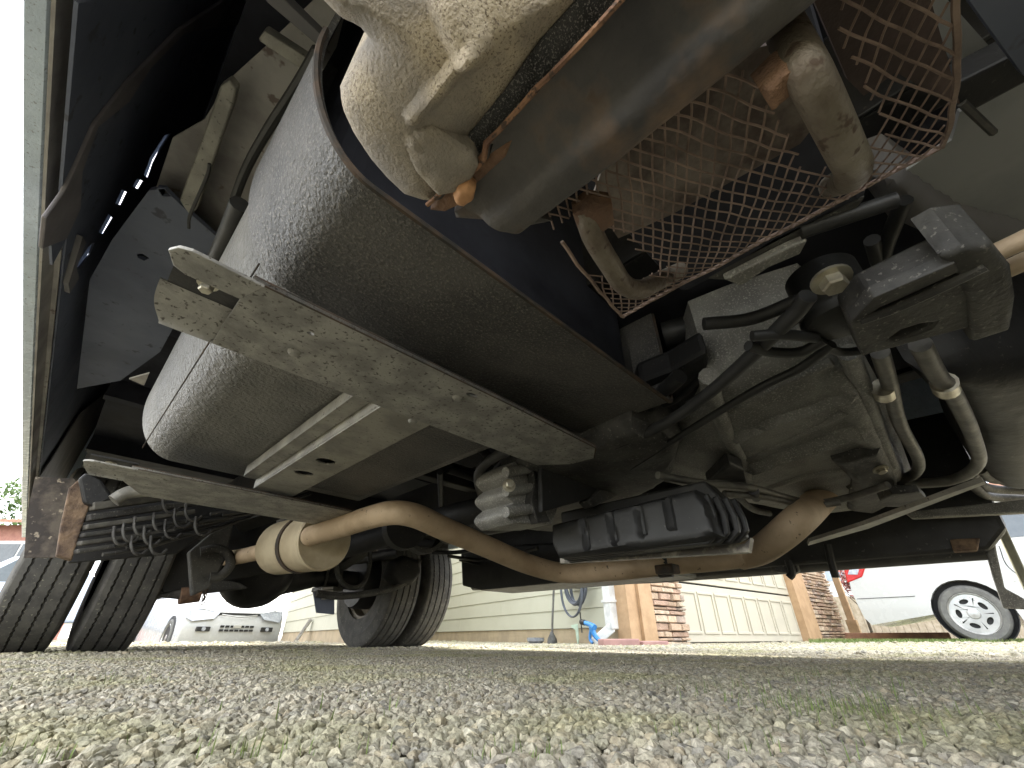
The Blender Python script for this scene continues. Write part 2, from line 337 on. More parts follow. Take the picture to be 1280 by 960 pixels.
# straps: pressed channels with an open left end showing a bolt
def strap(y0, y1, z, x0, x1, xo, taper=0):
    b = MB()
    out_ = [(xo, y0), (x1*.6, y0+.002), (x1-.04, y0+.008), (x1, y0+.04), (x1-.005, (y0+y1)/2+.02), (x1-.05, y1), (xo+.05 if taper else xo, y1), (xo, y1-taper)]
    cx, cy = .25*x1+.22, (y0+y1)/2
    hs = [ell((x1*.50, y0+.022, z), .010, .005), ell((x1*.16, y0+.045, z), .004, .003), ell((x1*.60, y0+.012, z), .005, .005)]
    b.prism([Vector((x, y, z)) for x, y in out_], (0, 0, .004), hs)
    s = b.build('tank_strap', 'strap', T, bev=.0012)
    e = MB(); e.prism([Vector((x, y, z-.0005)) for x, y in out_[:4]]+[Vector((x, y+.0025, z-.0005)) for x, y in reversed(out_[:4])], (0, 0, .0065))
    e.build('strap_flange', 'strap_edge', s)
    f = MB(); f.box(xo+.05, x1-.06, y1-.005, y1-.0015, z+.0045, z+.03); f.build('strap_flange', 'strap', s)
    # open end: near lip, rounded cheek, inner roof with bolt
    w_ = y1-taper-y0; nl = MB(); kw = w_/.147
    a = [(xo+.012, y0+.0), (xo, y0+.036)]+[(x0+.014, y0+.036), (x0+.003, y0+.030), (x0-.004, y0+.012), (x0+.002, y0+.002), (x0+.012, y0-.002)]
    nl.prism([Vector((x, y, z-.003)) for x, y in a], (0, 0, .004)); nl.build('strap_lip', 'strap', s, bev=.001)
    ck = MB(); N = 9; rows = []
    for i in range(N+1):
        q = math.pi/2*i/N; rows.append((y1-taper-.05+.05*math.sin(q)*1.0, z+.034-.034*(1-math.cos(q))*-1 if False else z+.034*math.cos(q)))
    V = []; Fc = []
    for (yy, zz) in rows:
        for k_ in range(2): V.append(Vector(((x0+.004, xo+.004)[k_], yy, z+.034-(zz-z))))
    # cheek: curves from the inner roof down to the far bottom edge and stays proud at the left end
    V = []; 
    for i in range(N+1):
        q = math.pi/2*i/N; yy = y0+.085*kw+(w_-.085*kw)*math.sin(q); zz = z+.0145*math.cos(q)
        V += [Vector((x0-.004+.014*math.sin(q)**4, yy, zz)), Vector((xo+.006, yy, zz))]
    for i in range(N): Fc.append((2*i, 2*i+1, 2*i+3, 2*i+2))
    V2 = [v+Vector((0, .002, .003)) for v in V]; m_ = len(V)
    Fc2 = [tuple(j+m_ for j in reversed(f)) for f in Fc]; ed = [(0, 2*N, 2*N+m_, m_)] if False else []
    ck.add(V+V2, Fc+Fc2+[(2*i, 2*i+2, 2*i+2+m_, 2*i+m_) for i in range(N)]+[(2*N, 2*N+1, 2*N+1+m_, 2*N+m_)])
    ck.build('strap_cheek', 'strap', s, smooth=True)
    rf = MB(); rf.box(x0+.002, xo+.01, y0+.026*kw, y0+.092*kw, z+.015, z+.018); rf.build('strap_roof', 'black', s)
    hexbolt(((x0+xo)/2+.002, y0+.058*kw, z+.0145), (0, 0, -1), .0065, .009, s)
    return s
s1 = strap(.388, .535, .36, -.032, .66, .030)
s2 = strap(1.140, 1.37, .36, -.040, .60, .030, taper=.11)
for (x, y) in ((516, 526), (572, 497), (368, 440)):
    p = at(x, y, Z=.36); MB().lathe(p, (0, 0, -1), [(0, 0), (.008, 0), (.0065, .003), (.004, .0045), (0, .0045)], 14).build('rivet', 'strap', s1, smooth=True)
# channels between the straps
def hole(x, y, a, bb, z): p = at(x, y, Z=z); return ell(p, a, bb, 18)
ZC = .375
c0 = [at(x, y, Z=ZC) for x, y in ((302, 615), (482, 512), (552, 533), (348, 624))]
xl = (c0[0].x+c0[1].x)/2; xr = (c0[2].x+c0[3].x)/2
b = MB(); b.prism([Vector((xl, .50, ZC)), Vector((xr, .50, ZC)), Vector((xr, 1.17, ZC)), Vector((xl, 1.17, ZC))], (0, 0, .004),
                  [hole(407, 577, .020, .017, ZC), hole(380, 592, .020, .017, ZC)])
ch = b.build('tank_bearer', 'chan', T, bev=.001)
MB().box(xl, xl+.003, .50, 1.17, ZC+.0045, .424).build('bearer_web', 'chan', ch)
MB().box(xl-.028, xl-.001, .52, 1.17, .398, .402).build('bearer_flange', 'chan', ch)
MB().box(xl-.033, xl-.029, .52, 1.15, .395, .42).build('bearer_edge', 'chan', ch)
MB().box(xr, xr+.003, .50, 1.17, ZC+.0045, .424).build('bearer_web', 'black', ch)
b = MB(); b.box(xr+.006, xr+.17, .50, 1.14, .40, .56); b.build('black_box_section', 'guard', T, bev=.004)
# ---- the unit above the camera: cast housing, foam, heat shield, mesh cage
ZK = .29
cast = [(380, -60), (400, -10), (428, 18), (452, 30), (462, 42), (452, 62), (436, 84), (425, 108), (428, 128), (442, 158), (464, 192), (484, 216), (505, 236), (530, 244), (548, 246), (564, 230), (586, 202), (590, 168), (634, 112), (676, 52), (723, 0), (775, -60)]
rid = [([at(x, y, Z=ZK) for x, y in ((566, -20), (580, 10), (590, 28))], .010, .010),
       ([at(x, y, Z=ZK) for x, y in ((592, 34), (560, 75), (522, 118))], .0042, .0045),
       ([at(x, y, Z=ZK) for x, y in ((525, 150), (565, 180), (590, 205))], .004, .004)]
b = MB(); b.relief([at(x, y, Z=ZK) for x, y in cast], 'Z', .035, .022, .07, g=.0017, ridges=rid, nz=.0006, ns=45)
hs_ = b.build('cast_housing', 'alum', T, smooth=True, label='pale sand cast aluminium housing above the tank guard')
b = MB(); b.relief([at(x, y, Z=ZK-.021) for x, y in ((548, 244), (520, 214), (506, 184), (516, 160), (540, 156), (566, 172), (592, 190), (598, 206), (590, 222), (572, 240))], 'Z', .02, .0045, .03, g=.0012, nz=.0012, ns=120)
b.build('cast_boss', 'alum', hs_, smooth=True)
b = MB(); b.relief([at(x, y, Z=.279) for x, y in ((586, 204), (586, 168), (634, 110), (676, 50), (723, -2), (770, -60), (880, -70), (800, -4), (700, 95), (636, 157))], 'Z', .004, .0015, .02, g=.0016, nz=.0012, ns=300)
b.build('foam_strip', 'foam', hs_, smooth=True)
# heat shield: profile in XZ swept along Y
hp = [(.0930, .2715), (.0950, .2745), (.1000, .2765), (.1080, .2755), (.1180, .2700), (.1240, .2650), (.1330, .2630), (.1430, .2660), (.1490, .2760), (.1510, .290), (.1530, .31), (.159, .34)]
SDX = at(690, 100, Z=.283).x-.0985
hp = [(q.x+SDX, q.z) for q in crv([Vector((x, 0, z)) for x, z in hp], 4)]
ys = [.140-.5*i/60 for i in range(61)]
def hoff(i, j):
    u = i/len(hp); d = 0; dz = .0012*noise.noise(Vector((u*6, ys[j]*25, 0)))+.0006*noise.noise(Vector((u*20, ys[j]*90, 3)))
    if i < 3: d += -.0012*max(0, noise.noise(Vector((0, ys[j]*60, 7))))*2 + (.005 if abs(ys[j]-.101) < .006 else 0)
    dz += .0028*math.exp(-((u-.36)/.05)**2)-.0012*math.exp(-((u-.5)/.05)**2)+.0016*math.exp(-((u-.68)/.04)**2)
    if j < 8: dz += (8-j)/8*.010*(u)**1.5; 
    return (d, dz)
V1, F1 = loft(hp, ys, hoff); n_ = len(hp)
for q_, v_ in enumerate(V1): v_.y -= .038*(q_ % n_)/n_
V2 = [v+Vector((.0012, 0, .0022)) for v in V1]; k = len(V1)
b = MB(); b.add(V1+V2, F1+[tuple(i+k for i in reversed(f)) for f in F1]+[(j*n_, (j+1)*n_, (j+1)*n_+k, j*n_+k) for j in range(60)]+[(i, i+1, i+1+k, i+k) for i in range(n_-1)])
sh = b.build('heat_shield', 'shield', T, smooth=True, label='dark curved heat shield with a rusty edge')
b = MB(); b.tube([V1[j*n_]+Vector((-.0004, 0, -.0004)) for j in range(61)], .0014, 6, smooth=False); st_ = []
for j in range(61):
    wv = 3.5+2.5*noise.noise(Vector((j*.35, 2, 2)))
    for i_ in range(5):
        t_ = i_/4*wv; a_ = int(t_); q_ = V1[j*n_+a_].lerp(V1[j*n_+a_+1], t_-a_); st_.append(q_+Vector((0, 0, -.0007)))
b.add(st_+[q_+Vector((0, 0, .0004)) for q_ in st_], [(j*5+i_, j*5+i_+1, (j+1)*5+i_+1, (j+1)*5+i_) for j in range(60) for i_ in range(4)]+[(305+j*5+i_, 305+(j+1)*5+i_, 305+(j+1)*5+i_+1, 305+j*5+i_+1) for j in range(60) for i_ in range(4)])
b.build('rusty_edge', mat('bright_rust', (.34, .19, .11), (.17, .09, .06), .85, 0, 60, spk=(.09, .06, .045), ss=150, st=.58, bump=1, bs=250, bd=.002), sh, smooth=True)
b = MB(); b.relief([at(x, y, Z=.277) for x, y in ((538, 262), (560, 236), (600, 200), (640, 175), (632, 196), (590, 235), (575, 255), (556, 264))], 'Z', .006, .002, .004, g=.0016, nz=.001, ns=200)
b.build('shield_tab', 'rust', sh, smooth=True)
b = MB(); b.relief([at(x, y, Z=.268) for x, y in ((566, 244), (572, 230), (586, 226), (595, 234), (592, 248), (580, 256), (570, 253))], 'Z', .004, .005, .006, g=.0012)
b.build('shield_bolt', mat('orange_rusty_bolt', (.55, .30, .14), (.35, .18, .09), .7, .2, 60), sh, smooth=True)
b = MB(); b.relief([at(x, y, Z=.285) for x, y in ((568, 264), (600, 250), (640, 262), (690, 276), (660, 282), (600, 274), (570, 272))], 'Z', .006, .002, .02, g=.002)
b.build('shield_end', 'shield', sh, smooth=True)
# plates behind the mesh
plate('backing_plate', [(773, 298), (740, 250), (760, 190), (900, 70), (990, 50), (1040, 130), (1000, 180), (916, 226), (840, 268)], mat('tan_brown_plate', (.27, .235, .20), (.10, .075, .062), .75, .1, 22, bump=.8), .004, 'Z', .335)
plate('backing_plate', [(1000, -40), (1130, -120), (1200, 130), (1170, 120), (1120, 90), (1080, 120), (1060, 100)], mat('dark_brown_plate', (.12, .085, .075), (.07, .05, .045), .85, 0, 20, bump=1), .004, 'Z', .33)
# mesh cage
mp_ = [(.135, .288), (.165, .290), (.20, .294), (.235, .300), (.265, .308), (.286, .317), (.293, .324)]
mpc = [Vector((x, 0, z)) for x, z in mp_]; mpc = crv(mpc, 5); acc = [0]
for i in range(1, len(mpc)): acc.append(acc[-1]+(mpc[i]-mpc[i-1]).length)
LT = acc[-1]
def mesh_pt(sv, y):
    sv = max(0, min(LT, sv)); i = max(j for j in range(len(acc)) if acc[j] <= sv+1e-9); i = min(i, len(acc)-2)
    t = (sv-acc[i])/(acc[i+1]-acc[i]); p = mpc[i].lerp(mpc[i+1], t); p = p.copy(); p.y = y
    p.z += .002*noise.noise(Vector((sv*30, y*30, 0))); p.y += .0014*noise.noise(Vector((sv*50, y*50, 9)))
    return p
def gapf(sv, y):                  # openings where the tubes pass
    if .082 < y+.12*(sv-.05) < .115 and .018 < sv < .105: return True
    if -.052 < y+.1*(sv-.05) < -.020 and sv < .10: return True
    return False
gd = MB(); pitch = .0084; slope = .52
for sg in (-1, 1):
    y0 = -.36
    while y0 < .26:
        seg_ = []; N = 26
        for i in range(N+1):
            sv = LT*i/N; zig = 0
            y = y0+sg*slope*(sv-LT/2)+zig
            ok = -.088 < y < .106+.20*sv and not gapf(sv, y)
            if ok: seg_.append(mesh_pt(sv, y)+Vector((0, 0, .0006*sg)))
            if (not ok or i == N) and seg_:
                if len(seg_) > 2: gd.tube(seg_, .00065, 4, smooth=False)
                seg_ = []
        y0 += pitch*(.85 if y0 > .05 else 1.0)
cage = gd.build('mesh_guard', 'mesh', T, label='rusty expanded metal mesh guard')
b = MB()
for sv, r_ in ((LT-.002, .0016), ):
    b.tube([mesh_pt(sv, .138-.226*i/40) for i in range(41)], r_, 5, smooth=False)
b.tube([mesh_pt(LT*i/20, .106+.20*LT*i/20) for i in range(3, 21)], .0014, 5, smooth=False); b.tube([mesh_pt(LT*i/20, -.088) for i in range(21)], .0016, 5, smooth=False)
b.build('mesh_edge', 'mesh', cage)
b = MB(); b.tube([at(732, 262, Z=.285), at(742, 296, Z=.280), at(762, 330, Z=.279), at(780, 356, Z=.281), at(800, 362, Z=.288), at(818, 354, Z=.305), at(850, 338, Z=.35)], .0074, 14)
b.build('guard_tube', 'tube', T, smooth=True)
b = MB(); b.tube([at(975, 20, Z=.32), at(994, 62, Z=.275), at(1012, 96, Z=.258), at(1034, 140, Z=.256), at(1056, 186, Z=.258), at(1066, 208, Z=.264), at(1062, 222, Z=.285), at(1040, 232, Z=.34)], .0082, 16)
b.build('guard_tube', 'tube', T, smooth=True)
b = MB(); b.relief([at(x, y, Z=.262) for x, y in ((948, 110), (975, 84), (1000, 66), (1025, 62), (1020, 96), (996, 104), (985, 120), (965, 138))], 'Z', .006, .005, .012, g=.0018, nz=.003, ns=120)
b.build('clamp', 'rust', T, smooth=True)
b = MB(); b.relief([at(x, y, Z=.282) for x, y in ((716, 268), (735, 252), (765, 256), (768, 280), (745, 292), (722, 285))], 'Z', .006, .004, .012, g=.0018, nz=.002, ns=120)
b.build('clamp', 'rust', T, smooth=True)
# dark mass behind the cage
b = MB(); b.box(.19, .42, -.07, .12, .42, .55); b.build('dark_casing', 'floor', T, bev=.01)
plate('casing_panel', [(880, 350), (960, 300), (1060, 250), (1085, 245), (1070, 265), (1000, 305), (930, 335), (905, 352)], 'castd', .02, 'Z', .42, bev=.004)
plate('casing_flange', [(905, 350), (985, 310), (1010, 300), (1000, 318), (960, 335), (925, 358)], 'cast', .01, 'Z', .41, bev=.002)
# ---- grey panels top right
plate('engine_shield', [(1135, -10), (1185, 0), (1260, 84), (1220, 104), (1200, 100), (1170, 30)], 'shroud', .006, 'Z', .55, label='pale grey corner of the engine shield')
plate('engine_shield', [(1200, 140), (1285, 95), (1300, 300), (1250, 290), (1130, 215), (1190, 175)], 'shroud', .006, 'Z', .55)
plate('dark_bracket', [(1195, 105), (1285, 60), (1290, 100), (1215, 140), (1195, 130)], 'black', .03, 'Z', .50, bev=.003)
plate('engine_tray', [(1190, -30), (1400, -30), (1400, 110), (1280, 95)], 'haze_tint', .01, 'Z', .48)
b = MB(); b.tube([at(1202, 128, Z=.5), at(1242, 166, Z=.5)], .0035, 6); b.build('rod', 'pipe', T)
# ---- gearbox cover with fins, plate, ribbed pan
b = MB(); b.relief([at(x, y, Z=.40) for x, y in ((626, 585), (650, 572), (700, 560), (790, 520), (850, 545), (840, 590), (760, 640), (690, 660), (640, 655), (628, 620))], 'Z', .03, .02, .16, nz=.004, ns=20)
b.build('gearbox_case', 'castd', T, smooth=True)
cv = MB(); cv.box(.60, .70, .55, .66, .33, .45)
fin = MB(); 
P_ = []
for i in range(61):
    t = i/60; y = 578+76*t; xx = 642-10*abs(math.sin(t*3*math.pi))
    P_.append((xx, y))
cover = P_+[(690, 655), (706, 610), (700, 568), (668, 566)]
b = MB(); b.prism([at(x, y, Y=.62) for x, y in cover], (0, .10, 0)); b.build('end_cover', 'cast', T, bev=.003, label='grey ribbed end cover of the gearbox')
b = MB()
for yy in (590, 614, 640):
    b.tube([at(632, yy, Y=.612), at(664, yy-4, Y=.612)], .011, 10)
b.build('cover_ribs', 'cast', T, smooth=True)
plate('gearbox_flange', [(664, 572), (676, 572), (680, 600), (676, 625), (688, 652), (672, 654), (664, 625), (668, 600)], 'castd', .02, 'Y', .60, bev=.002)
plate('mount_plate', [(676, 580), (742, 560), (800, 535), (818, 560), (760, 600), (735, 624), (678, 640)], 'pan', .012, 'Y', .575, bev=.003, label='flat dark mounting plate on the gearbox')
plate('mount_plate', [(735, 626), (760, 602), (822, 562), (845, 575), (790, 612), (742, 634)], 'castd', .03, 'Y', .57, bev=.004)
hexbolt(at(636, 607, Y=.60), (-.6, -1, 0), .009, .012, T)
b = MB(); b.tube([at(x, y, Z=.40) for x, y in ((640, 560), (606, 580), (598, 600), (606, 625), (628, 648), (640, 652))], .012, 10); b.build('hose', 'rubber', T, smooth=True)
b = MB(); b.tube([at(x, y, Z=.42) for x, y in ((640, 568), (618, 590), (616, 612), (632, 640))], .008, 10); b.build('hose', 'rubber', T, smooth=True)
b = MB(); b.tube([at(700, 575, Y=.574), at(703, 566, Y=.57)], .010, 12); b.build('drain_plug', 'rubber', T, smooth=True)
# pan: ribbed near wall plus stepped right end
PZ0 = .255
def pz(x, y): return at(x, y, X=.80)
b = MB()
face = [(692, 656), (870, 612), (884, 628), (898, 668), (880, 676), (700, 697), (692, 680)]
b.relief([pz(x, y) for x, y in face], 'X', .012, .012, .06, g=.0055, ridges=[([pz(x, y), pz(x+7, y+38)], .010, -.012) for x, y in ((731, 646), (764, 638), (799, 628), (836, 620))])
pn = b.build('oil_pan', 'pan', T, smooth=True, label='black ribbed pan under the gearbox')
for i, (dx, X_) in enumerate(((0, .81), (14, .83), (27, .85), (38, .88))):
    P_ = [(884+dx*.9, 616+dx*.15), (893+dx, 640+dx*.2), (897+dx, 668-dx*.12), (885+dx, 680-dx*.05), (700+dx*.3, 698+dx*.15), (700+dx*.3, 694+dx*.15), (878+dx, 676-dx*.05), (889+dx, 664-dx*.1), (885+dx, 640+dx*.2), (876+dx*.9, 620+dx*.15)]
    b = MB(); b.prism([at(x, y, X=X_) for x, y in P_], (.012, 0, 0)); b.build('pan_rim', 'pan', pn, bev=.003)
plate('pan_base', [(700, 698), (880, 680), (930, 680), (938, 672), (935, 690), (700, 704)], mat('pale_pan_underside', (.34, .32, .27), (.12, .11, .1), .4, .3, 22, lo=.45, hi=.55), .02, 'X', .90)
MB().prism([at(x, y, X=.90) for x, y in ((700, 640), (880, 600), (905, 625), (925, 668), (890, 682), (705, 700))], (.06, 0, 0)).build('pan_body', 'pan', pn, bev=.006)
# ---- bell housing and its ribs
bell = [(820, 590), (832, 540), (866, 500), (884, 458), (940, 440), (1040, 415), (1078, 440), (1100, 480), (1122, 540), (1140, 590), (1100, 622), (1000, 634), (930, 620), (880, 610)]
b = MB(); b.relief([at(x, y, Z=.46) for x, y in bell], 'Z', .12, .05, .15, g=.012, nz=.0015, ns=10,
    ridges=[([at(x, y, Z=.46) for x, y in ((930, 560), (990, 535), (1058, 506))], .016, .022), ([at(x, y, Z=.46) for x, y in ((908, 522), (970, 490), (1040, 468))], .010, .014),
            ([at(x, y, Z=.46) for x, y in ((1050, 445), (1070, 500), (1100, 560), (1120, 590))], .03, .02)])
bl = b.build('bell_housing', 'cast', T, smooth=True, label='grey speckled cast bell housing')
b = MB(); b.relief([at(x, y, Z=.40) for x, y in ((1040, 575), (1075, 566), (1100, 560), (1120, 600), (1124, 622), (1090, 640), (1060, 636), (1066, 600))], 'Z', .02, .01, .05)
b.build('housing_bracket', 'castd', bl, smooth=True)
for pts_, r_ in (([(886, 470), (892, 500), (908, 540), (926, 575), (934, 606)], .016), ([(1060, 440), (1080, 490), (1098, 540), (1114, 580)], .014), ([(905, 520), (960, 488), (1040, 452)], .007), ([(930, 572), (985, 545), (1056, 512)], .012), ([(960, 606), (1010, 590), (1070, 580)], .016)):
    MB().tube([at(x, y, Z=.418) for x, y in pts_], r_, 10).build('housing_rib', 'cast', bl, smooth=True)
hexbolt(at(1100, 586, Z=.385), (-.2, -.2, -1), .010, .008, T)
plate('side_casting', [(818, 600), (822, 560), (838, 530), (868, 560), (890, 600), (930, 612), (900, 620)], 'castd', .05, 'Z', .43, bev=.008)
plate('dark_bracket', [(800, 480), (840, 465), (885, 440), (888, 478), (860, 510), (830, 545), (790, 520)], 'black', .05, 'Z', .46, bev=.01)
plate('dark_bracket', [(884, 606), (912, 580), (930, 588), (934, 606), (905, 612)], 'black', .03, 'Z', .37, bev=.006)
# hoses across
for pts, r_, z in (([(780, 590), (850, 545), (940, 490), (1000, 460), (1040, 430)], .0065, .385), ([(760, 560), (830, 530), (900, 480), (985, 400), (1010, 370)], .010, .39),
                   ([(935, 432), (965, 440), (1000, 440), (1030, 425)], .007, .385), ([(940, 420), (975, 418), (1020, 422)], .007, .385), ([(860, 505), (900, 478), (950, 435), (1000, 395)], .006, .40),
                   ([(700, 540), (780, 530), (850, 470)], .014, .44), ([(880, 405), (940, 398), (1010, 370)], .009, .42), ([(700, 520), (760, 500), (830, 505), (880, 470)], .008, .46), ([(1030, 430), (1050, 440), (1082, 436), (1100, 420)], .006, .39), ([(720, 560), (770, 548), (820, 548)], .006, .42), ([(830, 420), (900, 400), (990, 360)], .03, .6),
                   ([(1090, 300), (1100, 330), (1110, 300), (1130, 250)], .009, .5), ([(1000, 290), (1060, 270), (1120, 250)], .008, .42)):
    b = MB(); b.tube([at(x, y, Z=z) for x, y in pts], r_, 10); b.build('hose', 'rubber', T, smooth=True)
# thin pipes along the bottom
for pts, r_, z, m_ in (([(822, 594), (880, 604), (940, 610), (1010, 628), (1060, 622), (1110, 606)], .0085, .36, 'pipe'), ([(905, 617), (960, 622), (1010, 632), (1050, 628)], .008, .35, 'pipe'),
                       ([(1128, 606), (1190, 600), (1222, 580), (1216, 545), (1190, 490), (1172, 470), (1150, 430)], .0125, .40, 'pipe'), ([(1100, 440), (1112, 480), (1125, 530), (1148, 575), (1140, 594), (1105, 604), (1060, 606)], .0115, .41, 'pipe'),
                       ([(1224, 586), (1240, 598), (1290, 600)], .014, .44, 'castd'), ([(1214, 592), (1236, 610), (1290, 614)], .012, .43, 'castd'), ([(1210, 600), (1235, 620), (1290, 624)], .012, .42, 'castd'),
                       ([(920, 618), (940, 636), (962, 642)], .008, .36, 'castd')):
    b = MB(); b.tube([at(x, y, Z=z) for x, y in pts], r_, 12); b.build('coolant_pipe', m_, T, smooth=True)
for x, y, z, r_ in ((1103, 484, .41, .016), (1180, 478, .40, .017), (942, 613, .355, .011)):
    p = at(x, y, Z=z); q = at(x+3, y+9, Z=z); MB().tube([p, q], r_, 14).build('hose_clip', 'bolt' if x > 1000 else 'rubber', T, smooth=True)
plate('clip_bracket', [(1100, 626), (1115, 618), (1150, 615), (1160, 625), (1140, 634), (1108, 634)], 'castd', .02, 'Z', .36, bev=.003)
# ---- engine mount: rubber bush, arm, clamp block
b = MB(); c = at(1042, 378, Z=.42); b.lathe(c+Vector((0, 0, -.035)), (0, 0, 1), [(0, 0), (.022, 0), (.038, .004), (.043, .012), (.043, .018), (.040, .022), (.040, .08), (0, .08)], 32)
b.build('rubber_mount', 'pan', T, smooth=True)
hexbolt(at(1040, 352, Z=.385)+Vector((0, 0, .004)), (-.12, -.05, -1), .0125, .012, T)
arm = [(1062, 404), (1090, 375), (1190, 330), (1225, 360), (1220, 408), (1078, 446)]
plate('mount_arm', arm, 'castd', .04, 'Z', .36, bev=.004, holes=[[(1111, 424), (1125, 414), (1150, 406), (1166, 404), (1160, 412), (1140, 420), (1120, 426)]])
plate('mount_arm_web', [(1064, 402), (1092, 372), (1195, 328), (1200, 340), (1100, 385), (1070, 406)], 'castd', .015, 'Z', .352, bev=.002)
b = MB(); b.tube([at(x, y, Z=.355) for x, y in ((1075, 400), (1120, 384), (1190, 352), (1230, 332))], .006, 8); b.build('arm_rib', 'castd', T, smooth=True)
b = MB(); b.relief([at(x, y, Z=.36) for x, y in ((1172, 318), (1200, 304), (1238, 300), (1262, 330), (1268, 370), (1262, 408), (1212, 424), (1208, 372), (1195, 345))], 'Z', .008, .006, .05, g=.003)
b.build('clamp_block', 'castd', T, smooth=True)
for pts in ([(1245, 316), (1300, 290)], [(1255, 338), (1300, 318)]):
    b = MB(); b.tube([at(x, y, Z=.37) for x, y in pts], .009, 10); b.build('pipe', 'exh', T, smooth=True)
# engine sump far right
b = MB(); b.relief([at(x, y, Z=.46) for x, y in ((1130, 450), (1200, 430), (1290, 420), (1400, 420), (1400, 600), (1240, 598), (1218, 580), (1200, 520))], 'Z', .08, .05, .15, g=.012)
b.build('engine_sump', 'black', T, smooth=True)
b = MB(); b.relief([at(x, y, Z=.56) for x, y in ((1085, 215), (1130, 200), (1200, 245), (1290, 270), (1290, 320), (1200, 310), (1110, 270))], 'Z', .05, .03, .1, g=.008)
b.build('engine_block', 'liner', T, smooth=True)
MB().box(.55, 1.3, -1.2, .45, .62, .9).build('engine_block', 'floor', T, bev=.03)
plate('rod', [(1010, 682), (1012, 677), (1080, 656), (1190, 616), (1230, 602), (1232, 605), (1190, 621), (1085, 661)], 'chan', .01, 'Z', .32)
# ---- exhaust
ep = [at(388, 670, Z=.335), at(425, 659, Z=.335), at(458, 648, Z=.34), at(490, 641, Z=.34), at(520, 645, Z=.335), at(556, 661, Z=.32), at(610, 684, Z=.295), at(660, 705, Z=.265), at(705, 716, Z=.245), at(760, 713, Z=.240), at(830, 705, Z=.245), at(885, 700, Z=.25), at(935, 694, Z=.255)]
ep2 = [at(925, 696, Z=.255), at(950, 688, Z=.26), at(975, 670, Z=.275), at(1000, 648, Z=.31), at(1022, 628, Z=.38), at(1040, 612, Z=.48)]
ex = MB().tube(ep, .031, 20, 8).build('exhaust_pipe', 'exh', T, smooth=True, label='tan exhaust pipe with a long kink')
MB().tube(ep2, [.034, .036, .037], 20, 8).build('exhaust_pipe', 'exh', T, smooth=True)
for i, wd in ((10.0, .022),):
    a = at(822, 706, Z=.245); c_ = at(838, 704.5, Z=.2455); MB().tube([a, c_], .036, 20).build('exhaust_clamp', 'rubber', ex, smooth=True)
b = MB(); a = at(835, 716, Z=.20); b.box(a.x-.01, a.x+.03, a.y-.02, a.y+.03, a.z-.002, a.z+.02); b.build('clamp_foot', 'strap_edge', ex, bev=.003)
# silencer
mc = at(402, 676, Z=.335); ax = (at(354, 684, Z=.345)-at(402, 676, Z=.335)).normalized(); r_ = .092
b = MB(); b.lathe(mc-ax*.02, ax, [(0, -.004), (r_*.45, 0), (r_*.86, .0), (r_*.97, -.006), (r_*1.02, .0), (r_, .012), (r_, .11), (r_*.985, .118), (r_*.985, .128), (r_, .136), (r_, .30), (r_*.96, .312), (r_*.8, .318), (0, .318)], 40)
mf = b.build('silencer', 'muff', T, smooth=True, label='round tan silencer with a dark band')
MB().lathe(mc+ax*.10, ax, [(r_*1.0, 0), (r_*1.035, 0), (r_*1.035, .022), (r_*1.0, .022)], 40).build('silencer_band', 'strap_edge', mf, smooth=True)
MB().tube([mc+ax*.31, mc+ax*.9, mc+ax*1.6+Vector((0, 0, .12))], .03, 14).build('exhaust_pipe', 'exh', T, smooth=True)
# ---- rear axle, springs, wheels
AY, AZc = 2.82, .375
for x0_, x1_ in ((.2, .55), (1.0, 1.5)): MB().tube([(x0_, AY, AZc), (x1_, AY, AZc)], .055, 16).build('axle_tube', 'black', T, smooth=True)
b = MB(); b.lathe((.80, AY, AZc), (0, -1, 0), [(0, .23), (.08, .225), (.13, .19), (.165, .12), (.18, .04), (.18, -.04), (.13, -.15), (0, -.19)], 28)
b.tube([(.45, AY, AZc), (.62, AY, AZc), (.8, AY, AZc), (.98, AY, AZc), (1.12, AY, AZc)], [.06, .10, .16, .10, .06], 20)
b.build('differential', 'black', T, smooth=True)
for sx in (.44, 1.22):
    for k in range(4):
        b = MB(); L_ = .62-.12*k; b.tube([(sx, AY-L_, .50-.012*k+.05*(L_/.62)**2), (sx, AY-L_/2, .455-.012*k), (sx, AY, .44-.012*k), (sx, AY+L_/2, .455-.012*k), (sx, AY+L_, .50-.012*k+.05)], .007, 4)
        for v in b.v: v.x = sx+(v.x-sx)*5
        b.build('leaf_spring', 'castd', T)
    for dx in (-.045, .045):
        MB().tube([(sx+dx, AY-.06, .56), (sx+dx, AY-.062, .34), (sx+dx, AY-.05, .31), (sx+dx, AY+.05, .31), (sx+dx, AY+.062, .34), (sx+dx, AY+.06, .56)], .009, 8).build('axle_bolt', 'castd', T, smooth=True)
    MB().box(sx-.06, sx+.06, AY-.09, AY+.09, .30, .325).build('spring_plate', 'castd', T, bev=.004)
